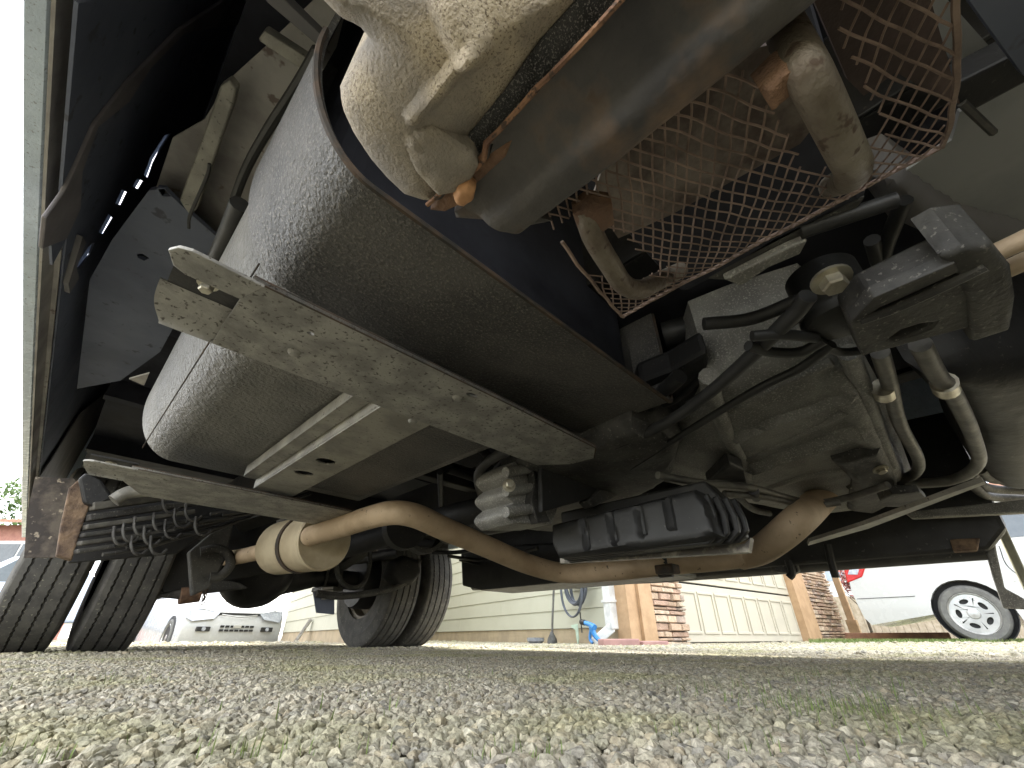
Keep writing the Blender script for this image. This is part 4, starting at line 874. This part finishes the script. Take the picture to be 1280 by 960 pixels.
# paling fence behind
f0, f1 = gp(1052, 11.5), gp(1400, 10); fd = (f1-f0); ff = frame(f0, fd); FL = fd.length
fn = empty('paling_fence', tuple(f0), label='weathered paling fence between the stone pillar and the white hatchback', cat='fence')
x = 0; 
while x < FL:
    b = MB(); fbox(b, ff, x, x+.138, 0, .02, .02, .92+random.uniform(-.012, .012)); b.build('paling', 'paling', fn); x += .145
for z in (.2, .7): fbox(MB(), ff, 0, FL, .021, .07, z, z+.09).build('fence_rail', 'paling', fn)
# timber post with darker foot
tp = gp(1072, 7.6)
ps = empty('timber_post', tuple(tp), label='slim tan timber post standing in front of the paling fence', cat='post')
MB().box(tp.x-.045, tp.x+.045, tp.y-.045, tp.y+.045, 0, 2.2).build('post', 'timber', ps, bev=.006)
MB().box(tp.x-.07, tp.x+.07, tp.y-.07, tp.y+.07, 0, .30).build('post_sleeve', 'timber', ps, bev=.006)
# sleepers
a, c = gp(1052, 7.3), gp(1188, 6.6)
sp = empty('garden_sleeper', tuple((a+c)/2), label='long red brown timber sleeper edging the lawn before the fence', cat='sleeper')
MB().bar(a+Vector((0, 0, .06)), c+Vector((0, 0, .06)), .16, .12).build('sleeper', 'sleeper', sp, bev=.01)
MB().bar(a+Vector((0, 0, .005))-(c-a)*.03-Vector((.1, .1, 0)), c-Vector((.1, .1, -.005))+(c-a)*.08, .12, .05).build('lower_board', 'timber', sp, bev=.006)
# neighbour's wing with window
a, c = gp(1040, 13), gp(1230, 12); fw = frame(a, c-a); NL = (c-a).length
nh = empty('neighbour_house', tuple(a), label='pale neighbouring house with a bluish window beyond the fence', cat='house')
fbox(MB(), fw, -1, NL+3, .05, .25, 0, 3.4).build('wall', 'sidew', nh)
wn = fbox(MB(), fw, .3, 1.9, .02, .045, 1.35, 2.2).build('window', 'sidew', nh)
fbox(MB(), fw, .38, 1.07, .0, .019, 1.42, 2.13).build('pane', mat('sky_reflecting_pane', (.35, .42, .5), (.3, .36, .44), .1), wn)
fbox(MB(), fw, 1.13, 1.82, .0, .019, 1.42, 2.13).build('pane', bpy.data.materials['sky_reflecting_pane'], wn)
fbox(MB(), fw, -1.2, NL+3.2, -.3, .6, 3.4, 3.7).build('roof', 'rooft', nh)
# maple bush
M['mleaf'] = mat('dark_red_leaves', (.22, .04, .04), (.3, .08, .06), .6)
mpo = gp(1092, 8.2); mt = empty('red_maple', tuple(mpo), label='small dark red leaved maple against the car and fence', cat='tree')
b = MB(); b.tube([mpo, mpo+Vector((.02, 0, .5)), mpo+Vector((-.03, .05, 1.0))], [.025, .018, .01], 8)
for k in range(7):
    q = k*.9; b.tube([mpo+Vector((0, 0, .4+.09*k)), mpo+Vector((.2*math.cos(q), .2*math.sin(q), .6+.1*k))], [.01, .004], 5)
b.build('trunk', 'strap_edge', mt, smooth=True)
def leaves(c, rad, n, size, name, m, parent=None, kind=None):
    V = []; Fc = []; rnd = random.Random(7)
    cl = [Vector((rnd.gauss(0, .5)*rad.x, rnd.gauss(0, .5)*rad.y, rnd.gauss(0, .5)*rad.z)) for _ in range(max(8, n//40))]
    for _ in range(n):
        p = c+rnd.choice(cl)+Vector((rnd.gauss(0, .16)*rad.x, rnd.gauss(0, .16)*rad.y, rnd.gauss(0, .16)*rad.z))
        u = Vector((rnd.uniform(-1, 1), rnd.uniform(-1, 1), rnd.uniform(-1, 1))).normalized(); v = u.orthogonal().normalized(); s_ = size*rnd.uniform(.6, 1.3)
        o_ = len(V); V += [p-u*s_, p+v*s_*.45, p+u*s_, p-v*s_*.45]; Fc.append((o_, o_+1, o_+2, o_+3))
    return MB().add(V, Fc).build(name, m, parent, kind=kind)
leaves(mpo+Vector((0, 0, 1.0)), Vector((.30, .30, .40)), 900, .035, 'crown', 'mleaf', mt)
# ---- left: white wagon
a = gp(222, 8.0); c = gp(349, 9.2)       # front corners: a = our left (car's right), c = other
dv = (c-a).normalized(); Wd = (c-a).length; fc0 = frame(a, dv); DIP = .25
fc = lambda x, y, z: fc0(x, y, z-DIP)
C2 = empty('white_wagon', tuple(a+(c-a)*.5-Vector((0, 0, DIP))), label='white wagon parked nose on beside the cream house at the left', cat='car')
prof = [(-.02, .17), (-.07, .24), (-.09, .40), (-.10, .50), (-.05, .62), (.0, .72), (.35, .86), (.95, .98), (1.75, 1.50), (2.6, 1.56), (4.3, 1.5), (4.45, .9), (4.4, .3), (3.95, .22)]
def car_sec(y):   # front taper
    return .0
V = []; Fc = []; secs = [0, .06, .2, .5, .8, .94, 1.0]
for t in secs:
    e_ = abs(t-.5)*2; bow = .10*e_**3; hgt = 1-.10*max(0, e_-.85)/.15
    for (y, z) in prof:
        inn = .22*max(0, (z-.95)/.55)
        xx = (t-.5)*(Wd-2*inn)+Wd/2; V.append(fc(xx, y+(bow if y < .4 else 0), z*(hgt if z > .7 else 1)))
k = len(prof); 
for i in range(len(secs)-1):
    for j in range(k): Fc.append((i*k+j, i*k+(j+1) % k, (i+1)*k+(j+1) % k, (i+1)*k+j))
Fc += [tuple(range(k)), tuple((len(secs)-1)*k+j for j in reversed(range(k)))]
MB().add(V, Fc).build('body', 'carw', C2, smooth=True, bev=.02)
b = MB(); b.add([fc(.22, 1.04, 1.04), fc(Wd-.22, 1.04, 1.04), fc(Wd-.34, 1.72, 1.47), fc(.34, 1.72, 1.47), fc(.22, 1.10, 1.0), fc(Wd-.22, 1.1, 1.0), fc(Wd-.34, 1.78, 1.43), fc(.34, 1.78, 1.43)], [(0, 1, 2, 3), (7, 6, 5, 4), (0, 4, 5, 1), (1, 5, 6, 2), (2, 6, 7, 3), (3, 7, 4, 0)])
b.build('windscreen', 'glass', C2)
for s_ in (0, 1):
    X0 = (lambda q: q) if s_ == 0 else (lambda q: Wd-q)
    P4 = [fc(X0(.02), .00, .60), fc(X0(.10), -.09, .55), fc(X0(.40), -.135, .59), fc(X0(.48), -.09, .68), fc(X0(.22), -.04, .74), fc(X0(.05), .0, .74)]
    MB().add(P4+[q+(fc(0, .1, 0)-fc(0, 0, 0)) for q in P4], [(0, 1, 2, 3, 4, 5), (11, 10, 9, 8, 7, 6)]+[(i, (i+1) % 6, (i+1) % 6+6, i+6) for i in range(6)]).build('headlight', 'lens', C2)
    b = MB(); fbox(b, fc, *sorted((X0(.20), X0(.40))), -.115, -.02, .40, .47); fl = b.build('fog_lamp_recess', 'dark', C2, bev=.008)
    b = MB(); b.lathe(fc(X0(.30), -.118, .435), fc(0, -1, 0)-fc(0, 0, 0), [(0, .006), (.03, .004), (.032, 0), (0, 0)], 16); b.build('fog_lamp', 'lens', fl)
for r in range(2):
    for j in range(7):
        x0_ = Wd*.33+j*Wd*.345/7; b = MB(); fbox(b, fc, x0_+.01, x0_+Wd*.345/7-.012, -.113, -.05, .40+r*.06, .432+r*.06); b.build('grille_slot', 'dark', C2)
b = MB(); fbox(b, fc, Wd*.46, Wd*.54, -.118, -.07, .452, .50); b.build('badge', 'alloy', C2, bev=.004)
b = MB(); fbox(b, fc, .42, Wd-.42, -.045, .03, .655, .69); b.build('grille', 'dark', C2, bev=.006)
b = MB(); b.tube([fc(.52, -.075, .655), fc(Wd/2, -.10, .625), fc(Wd-.52, -.075, .655)], .012, 6); b.build('grille_bar', 'alloy', C2, smooth=True)
b = MB(); fbox(b, fc, .16, Wd-.16, .06, .9, .12, .20); b.build('undertray', 'dark', C2, bev=.02)
for yy in (.72, 3.5):
    for xx, s_ in ((.0, -1), (Wd, 1)):
        axd = (fc(s_, 0, 0)-fc(0, 0, 0)); cc = fc(xx, yy, .30)
        b = MB(); b.lathe(cc+axd*.002, axd, [(0, -.1), (.35, -.1), (.35, .004), (.34, .006), (0, .006)], 30); b.build('wheel_arch', 'dark', C2)
        car_wheel(C2, cc+axd*.012, axd, .30)
b = MB(); b.add([fc(-.004, 1.35, 1.05), fc(-.0, 3.9, 1.05), fc(.15, 3.7, 1.44), fc(.15, 1.85, 1.44)], [(0, 1, 2, 3)]); b.build('side_window', 'glass', C2)
# red wall strip and neighbours at the far left
a = gp(150, 12); c = gp(215, 12.5)
rw = empty('red_outbuilding', tuple(a), label='pinkish red outbuilding wall seen behind the wagon and twin tyres', cat='building')
fr_ = frame(a, c-a); fbox(MB(), fr_, 0, (c-a).length*1.0, 0, .2, 0, 2.2).build('wall', 'brick', rw)
for i in range(1, 6): fbox(MB(), fr_, i*.22, i*.22+.015, -.012, -.001, 0, 2.2).build('batten', 'brick', rw)
a = gp(-160, 14); c = gp(60, 14); fh = frame(a, c-a); HL = (c-a).length
lh = empty('brown_bungalow', tuple(a), label='brown bungalow with low tiled roof at the far left edge', cat='house')
fbox(MB(), fh, -3, HL, 0, .3, 0, 3.2).build('wall', 'brick', lh)
wn = fbox(MB(), fh, HL-3.6, HL-.9, -.05, -.002, 1.6, 2.7).build('window', 'sidew', lh)
for k in range(2): fbox(MB(), fh, HL-3.5+k*1.3, HL-2.28+k*1.3, -.07, -.051, 1.7, 2.6).build('pane', 'glass', wn)
b = MB(); b.add([fh(-3.5, -.6, 3.15), fh(HL+.5, -.6, 3.15), fh(HL-1.5, 3, 4.0), fh(-2, 3, 4.0), fh(-3.5, -.6, 3.25), fh(HL+.5, -.6, 3.25), fh(HL-1.5, 3, 4.1), fh(-2, 3, 4.1)], [(3, 2, 1, 0), (4, 5, 6, 7), (0, 1, 5, 4), (1, 2, 6, 5), (2, 3, 7, 6), (3, 0, 4, 7)]); b.build('roof', 'rooft', lh)
tl = gp(-10, 24); tr_ = empty('leafy_tree', tuple(tl), label='green tree top showing over the brown bungalow roof', cat='tree')
MB().tube([tl, tl+Vector((0, 0, 3)), tl+Vector((.2, .1, 6))], [.25, .2, .1], 10).build('trunk', 'wood', tr_, smooth=True)
leaves(tl+Vector((0, 0, 6.3)), Vector((2.0, 2.0, 1.6)), 5000, .14, 'crown', mat('green_leaves', (.10, .17, .04), (.06, .11, .03), .6), tr_)
# pale blue van at far left and white car between the tyres
def simple_car(name, p, d, label, m, L=4.4, W=1.7, Hh=1.5):
    fr = frame(p, d); e = empty(name, tuple(p), label=label, cat='car')
    pr = [(0, .3), (0, .7), (.1, .85), (1.0, .98), (1.7, Hh-.03), (2.4, Hh), (L-.7, Hh-.06), (L-.1, .95), (L, .8), (L, .3)]
    V = [fr(x, 0, z) for x, z in pr]+[fr(x, W, z) for x, z in pr]; k = len(pr)
    MB().add(V, [tuple(range(k)), tuple(k+i for i in reversed(range(k)))]+[(i, (i+1) % k, (i+1) % k+k, i+k) for i in range(k)]).build('body', m, e, bev=.06, seg=3)
    MB().prism([fr(x, -.006, z) for x, z in ((1.3, 1.0), (1.8, Hh-.1), (L-.8, Hh-.12), (L-.4, 1.0))], fr(0, .02, 0)-fr(0, 0, 0)).build('side_window', 'glass', e)
    for xx in (.85, L-.85):
        MB().lathe(fr(xx, .0, .31), fr(0, -1, 0)-fr(0, 0, 0), [(0, 0), (.36, 0), (.36, .004), (0, .004)], 30).build('wheel_arch', 'dark', e)
        car_wheel(e, fr(xx, -.01, .3), fr(0, -1, 0)-fr(0, 0, 0))
simple_car('pale_blue_car', gp(-190, 8.6), gp(104, 9.4)-gp(-190, 8.6), 'pale blue car at the far left seen past the twin tyres', mat('pale_blue_paint', (.5, .58, .75), (.48, .55, .72), .25, coat=1), L=(gp(104, 9.4)-gp(-190, 8.6)).length)

# ================================================================== GROUND
def stuffmat(name, cols, moss, rough=.85, bumps=(300, .003), world=True):
    m = bpy.data.materials.new(name); m.use_nodes = True; N = m.node_tree.nodes; L = m.node_tree.links; P = N['Principled BSDF']
    P.inputs['Roughness'].default_value = rough
    oi = N.new('ShaderNodeObjectInfo'); r = N.new('ShaderNodeValToRGB'); el = r.color_ramp.elements
    el[0].color = (*cols[0], 1); el[1].color = (*cols[-1], 1)
    for i, c_ in enumerate(cols[1:-1]): e_ = el.new((i+1)/(len(cols)-1)); e_.color = (*c_, 1)
    L.new(oi.outputs['Random'], r.inputs[0]); g = N.new('ShaderNodeNewGeometry')
    t = N.new('ShaderNodeTexNoise'); t.inputs['Scale'].default_value = 3.0; t.inputs['Detail'].default_value = 6; L.new(g.outputs['Position'], t.inputs['Vector'])
    mr = N.new('ShaderNodeMapRange'); mr.inputs[1].default_value = .47; mr.inputs[2].default_value = .64; mr.inputs[4].default_value = .5; L.new(t.outputs['Fac'], mr.inputs[0])
    mx = N.new('ShaderNodeMix'); mx.data_type = 'RGBA'; mx.inputs[7].default_value = (*moss, 1); L.new(mr.outputs[0], mx.inputs[0]); L.new(r.outputs[0], mx.inputs[6])
    t2 = N.new('ShaderNodeTexNoise'); t2.inputs['Scale'].default_value = bumps[0]; t2.inputs['Detail'].default_value = 5; L.new(g.outputs['Position'], t2.inputs['Vector'])
    mr2 = N.new('ShaderNodeMapRange'); mr2.inputs[1].default_value = .3; mr2.inputs[2].default_value = .7; mr2.inputs[3].default_value = .65; mr2.inputs[4].default_value = 1.25; L.new(t2.outputs['Fac'], mr2.inputs[0])
    mm = N.new('ShaderNodeMix'); mm.data_type = 'RGBA'; mm.blend_type = 'MULTIPLY'; mm.inputs[0].default_value = 1; L.new(mx.outputs[2], mm.inputs[6]); L.new(mr2.outputs[0], mm.inputs[7])
    L.new(mm.outputs[2], P.inputs['Base Color'])
    bn = N.new('ShaderNodeBump'); bn.inputs['Strength'].default_value = .8; bn.inputs['Distance'].default_value = bumps[1]; L.new(t2.outputs['Fac'], bn.inputs['Height']); L.new(bn.outputs[0], P.inputs['Normal'])
    return m
gm = stuffmat('gravel_bed', [(.06, .052, .04), (.06, .052, .04)], (.22, .24, .09))
def sst(a, b, x): t = np.clip((x-a)/(b-a), 0, 1); return t*t*(3-2*t)
_pv = Vector((a.x, a.y)) if False else None
WX, WY = C2.location.x, C2.location.y
def gh(x, y): return -DIP*sst(4.6, 3.2, np.hypot(x-WX-0.6*0, y-WY-1.2))     # the drive dips under the parked wagon
def gaxis(c): return sorted([-400, -100, -30, 30, 100, 400]+[c-8+i*.4 for i in range(41)])
gxs, gys = gaxis(WX), gaxis(WY); b = MB(); nx_ = len(gxs)
b.add([(x, y, float(gh(x, y))-.004) for y in gys for x in gxs], [(j*nx_+i, j*nx_+i+1, (j+1)*nx_+i+1, (j+1)*nx_+i) for j in range(len(gys)-1) for i in range(nx_-1)])
b.build('ground', gm, None, smooth=True, kind='structure')
sm = stuffmat('crushed_stone', [(.45, .415, .315), (.36, .335, .265), (.54, .49, .37), (.30, .285, .25), (.46, .395, .28), (.60, .56, .46)], (.40, .39, .17))
protos = bpy.data.collections.new('stone_shapes')
rnd = random.Random(2)
for i in range(12):
    bm = bmesh.new()
    for _ in range(16):
        p = Vector((rnd.gauss(0, 1), rnd.gauss(0, 1), rnd.gauss(0, 1))).normalized()*rnd.uniform(.85, 1.0); bm.verts.new((p.x*.62, p.y*.5, p.z*.40))
    bmesh.ops.convex_hull(bm, input=bm.verts)
    me = bpy.data.meshes.new('stone'); bm.to_mesh(me); bm.free(); me.materials.append(sm)
    o = bpy.data.objects.new('stone_shape', me); protos.objects.link(o)
# scatter points, dense by the camera and thinner away from it
rs = np.random.RandomState(5)
def pts_in(x0, x1, y0, y1, pitch, s0, s1, zoff, excl=None):
    nx, ny = int((x1-x0)/pitch), int((y1-y0)/pitch)
    gx, gy = np.meshgrid(np.arange(nx), np.arange(ny)); n_ = nx*ny
    x = x0+(gx.ravel()+rs.rand(n_))*pitch; y = y0+(gy.ravel()+rs.rand(n_))*pitch
    k = np.ones(n_, bool)
    if excl is not None: k = ~((x > excl[0]) & (x < excl[1]) & (y > excl[2]) & (y < excl[3]))
    k &= (x*x+y*y) > .05**2
    x, y = x[k], y[k]; sc = s0+(s1-s0)*rs.rand(len(x))**2; z = zoff+sc*.12*rs.rand(len(x))+gh(x, y)
    return np.stack([x, y, z, sc], 1)
A0 = pts_in(-.15, 1.0, -.15, 1.0, .0069, .0062, .0140, 0)
A1 = pts_in(-.5, 2.3, -.5, 2.3, .0088, .008, .0165, 0, (-.15, 1.0, -.15, 1.0))
A2 = pts_in(-2.5, 6, -2.5, 5.5, .021, .016, .034, 0, (-.5, 2.3, -.5, 2.3))
A3 = pts_in(-6, 10, -4, 12, .08, .04, .07, 0, (-2.5, 6, -2.5, 5.5))
A = np.concatenate([A0, A1, A2, A3])
me = bpy.data.meshes.new('gravel'); me.vertices.add(len(A)); me.vertices.foreach_set('co', A[:, :3].astype(np.float32).ravel())
at_ = me.attributes.new('sc', 'FLOAT', 'POINT'); at_.data.foreach_set('value', A[:, 3].astype(np.float32))
gv = bpy.data.objects.new('gravel', me); COL.objects.link(gv); gv['kind'] = 'stuff'
gv['label'] = 'pale crushed stone gravel with patches of moss under and around the truck'; gv['category'] = 'gravel'
ng = bpy.data.node_groups.new('scatter_stones', 'GeometryNodeTree')
ng.interface.new_socket('Geometry', in_out='INPUT', socket_type='NodeSocketGeometry'); ng.interface.new_socket('Geometry', in_out='OUTPUT', socket_type='NodeSocketGeometry')
N = ng.nodes; L = ng.links; gi = N.new('NodeGroupInput'); go = N.new('NodeGroupOutput')
ip = N.new('GeometryNodeInstanceOnPoints'); ci = N.new('GeometryNodeCollectionInfo'); ci.inputs['Collection'].default_value = protos; ci.inputs['Separate Children'].default_value = True; ci.inputs['Reset Children'].default_value = True
rv = N.new('FunctionNodeRandomValue'); rv.data_type = 'FLOAT_VECTOR'; rv.inputs[0].default_value = (-.6, -.6, 0); rv.inputs[1].default_value = (.6, .6, 6.28)
na = N.new('GeometryNodeInputNamedAttribute'); na.data_type = 'FLOAT'; na.inputs['Name'].default_value = 'sc'
L.new(gi.outputs[0], ip.inputs['Points']); L.new(ci.outputs[0], ip.inputs['Instance']); ip.inputs['Pick Instance'].default_value = True
L.new(rv.outputs[0], ip.inputs['Rotation']); L.new(na.outputs[0], ip.inputs['Scale']); L.new(ip.outputs[0], go.inputs[0])
gv.modifiers.new('scatter', 'NODES').node_group = ng
# lawn strip and weeds in the gravel
grassm = stuffmat('grass_blade', [(.12, .20, .04), (.2, .26, .08)], (.25, .27, .10), .6)
V = []; Fc = []; rg = random.Random(11)
def blade(p, h, wd):
    q = rg.uniform(0, 6.28); d = Vector((math.cos(q), math.sin(q), 0)); t = Vector((-d.y, d.x, 0)); ln = rg.uniform(.1, .7)
    o_ = len(V); m_ = p+Vector((0, 0, h*.55))+t*h*.2*ln; e = p+Vector((0, 0, h))+t*h*.6*ln
    V.extend([p-d*wd, p+d*wd, m_+d*wd*.8, m_-d*wd*.8, e]); Fc.extend([(o_, o_+1, o_+2, o_+3), (o_+3, o_+2, o_+4)])
def tuft(x, y, n_, h, sp):
    c = at(x, y, Z=0)
    for _ in range(n_): blade(Vector((c.x+rg.gauss(0, sp), c.y+rg.gauss(0, sp), 0)), .8*h*rg.uniform(.4, 1.1), .00045)
for x, y, n_, h, sp in ((300, 955, 12, .022, .012), (200, 940, 6, .015, .01), (360, 958, 10, .018, .02), (620, 950, 8, .014, .01), (1050, 900, 60, .022, .03), (1000, 890, 50, .020, .03), (1080, 893, 50, .026, .02), (960, 880, 30, .02, .03), (1130, 925, 20, .02, .03),
                         (870, 925, 12, .018, .012), (60, 955, 14, .014, .01), (20, 950, 14, .016, .01), (660, 955, 14, .012, .01), (700, 948, 8, .012, .01), (420, 945, 8, .016, .01), (1000, 950, 14, .02, .02), (1200, 900, 20, .02, .04), (1120, 880, 30, .025, .06),
                         (780, 860, 40, .015, .1), (480, 870, 20, .012, .03), (250, 880, 20, .012, .02), (160, 850, 60, .02, .08), (400, 835, 60, .02, .15), (1100, 860, 60, .025, .1), (930, 870, 40, .02, .07)):
    tuft(x, y, n_, h, sp)
for _ in range(1500):
    x = rg.uniform(-.3, 3.5); y = rg.uniform(-.3, 3.5)
    if x*x+y*y > .15 and noise.noise(Vector((x*3, y*3, 0))) > .1: blade(Vector((x, y, 0)), rg.uniform(.008, .022), .0008)
MB().add(V, Fc).build('grass', grassm, None, kind='stuff', label='thin weeds and grass blades growing through the gravel')
V = []; Fc = []
for _ in range(26000):
    t = rg.random(); u = rg.random(); p = gp(1010+400*t, 5.2+2.8*u); blade(Vector((p.x, p.y, 0)), rg.uniform(.02, .06), .003)
MB().add(V, Fc).build('grass', grassm, None, kind='stuff', label='lawn strip between the gravel and the sleeper')
a, c, d_, e_ = gp(1030, 5.3), gp(1500, 5.0), gp(1500, 9), gp(1030, 9)
MB().add([a+Vector((0, 0, .002)), c+Vector((0, 0, .002)), d_+Vector((0, 0, .002)), e_+Vector((0, 0, .002))], [(0, 1, 2, 3)]).build('lawn', mat('lawn_soil', (.12, .16, .05), (.2, .2, .08), .9), None, kind='structure')
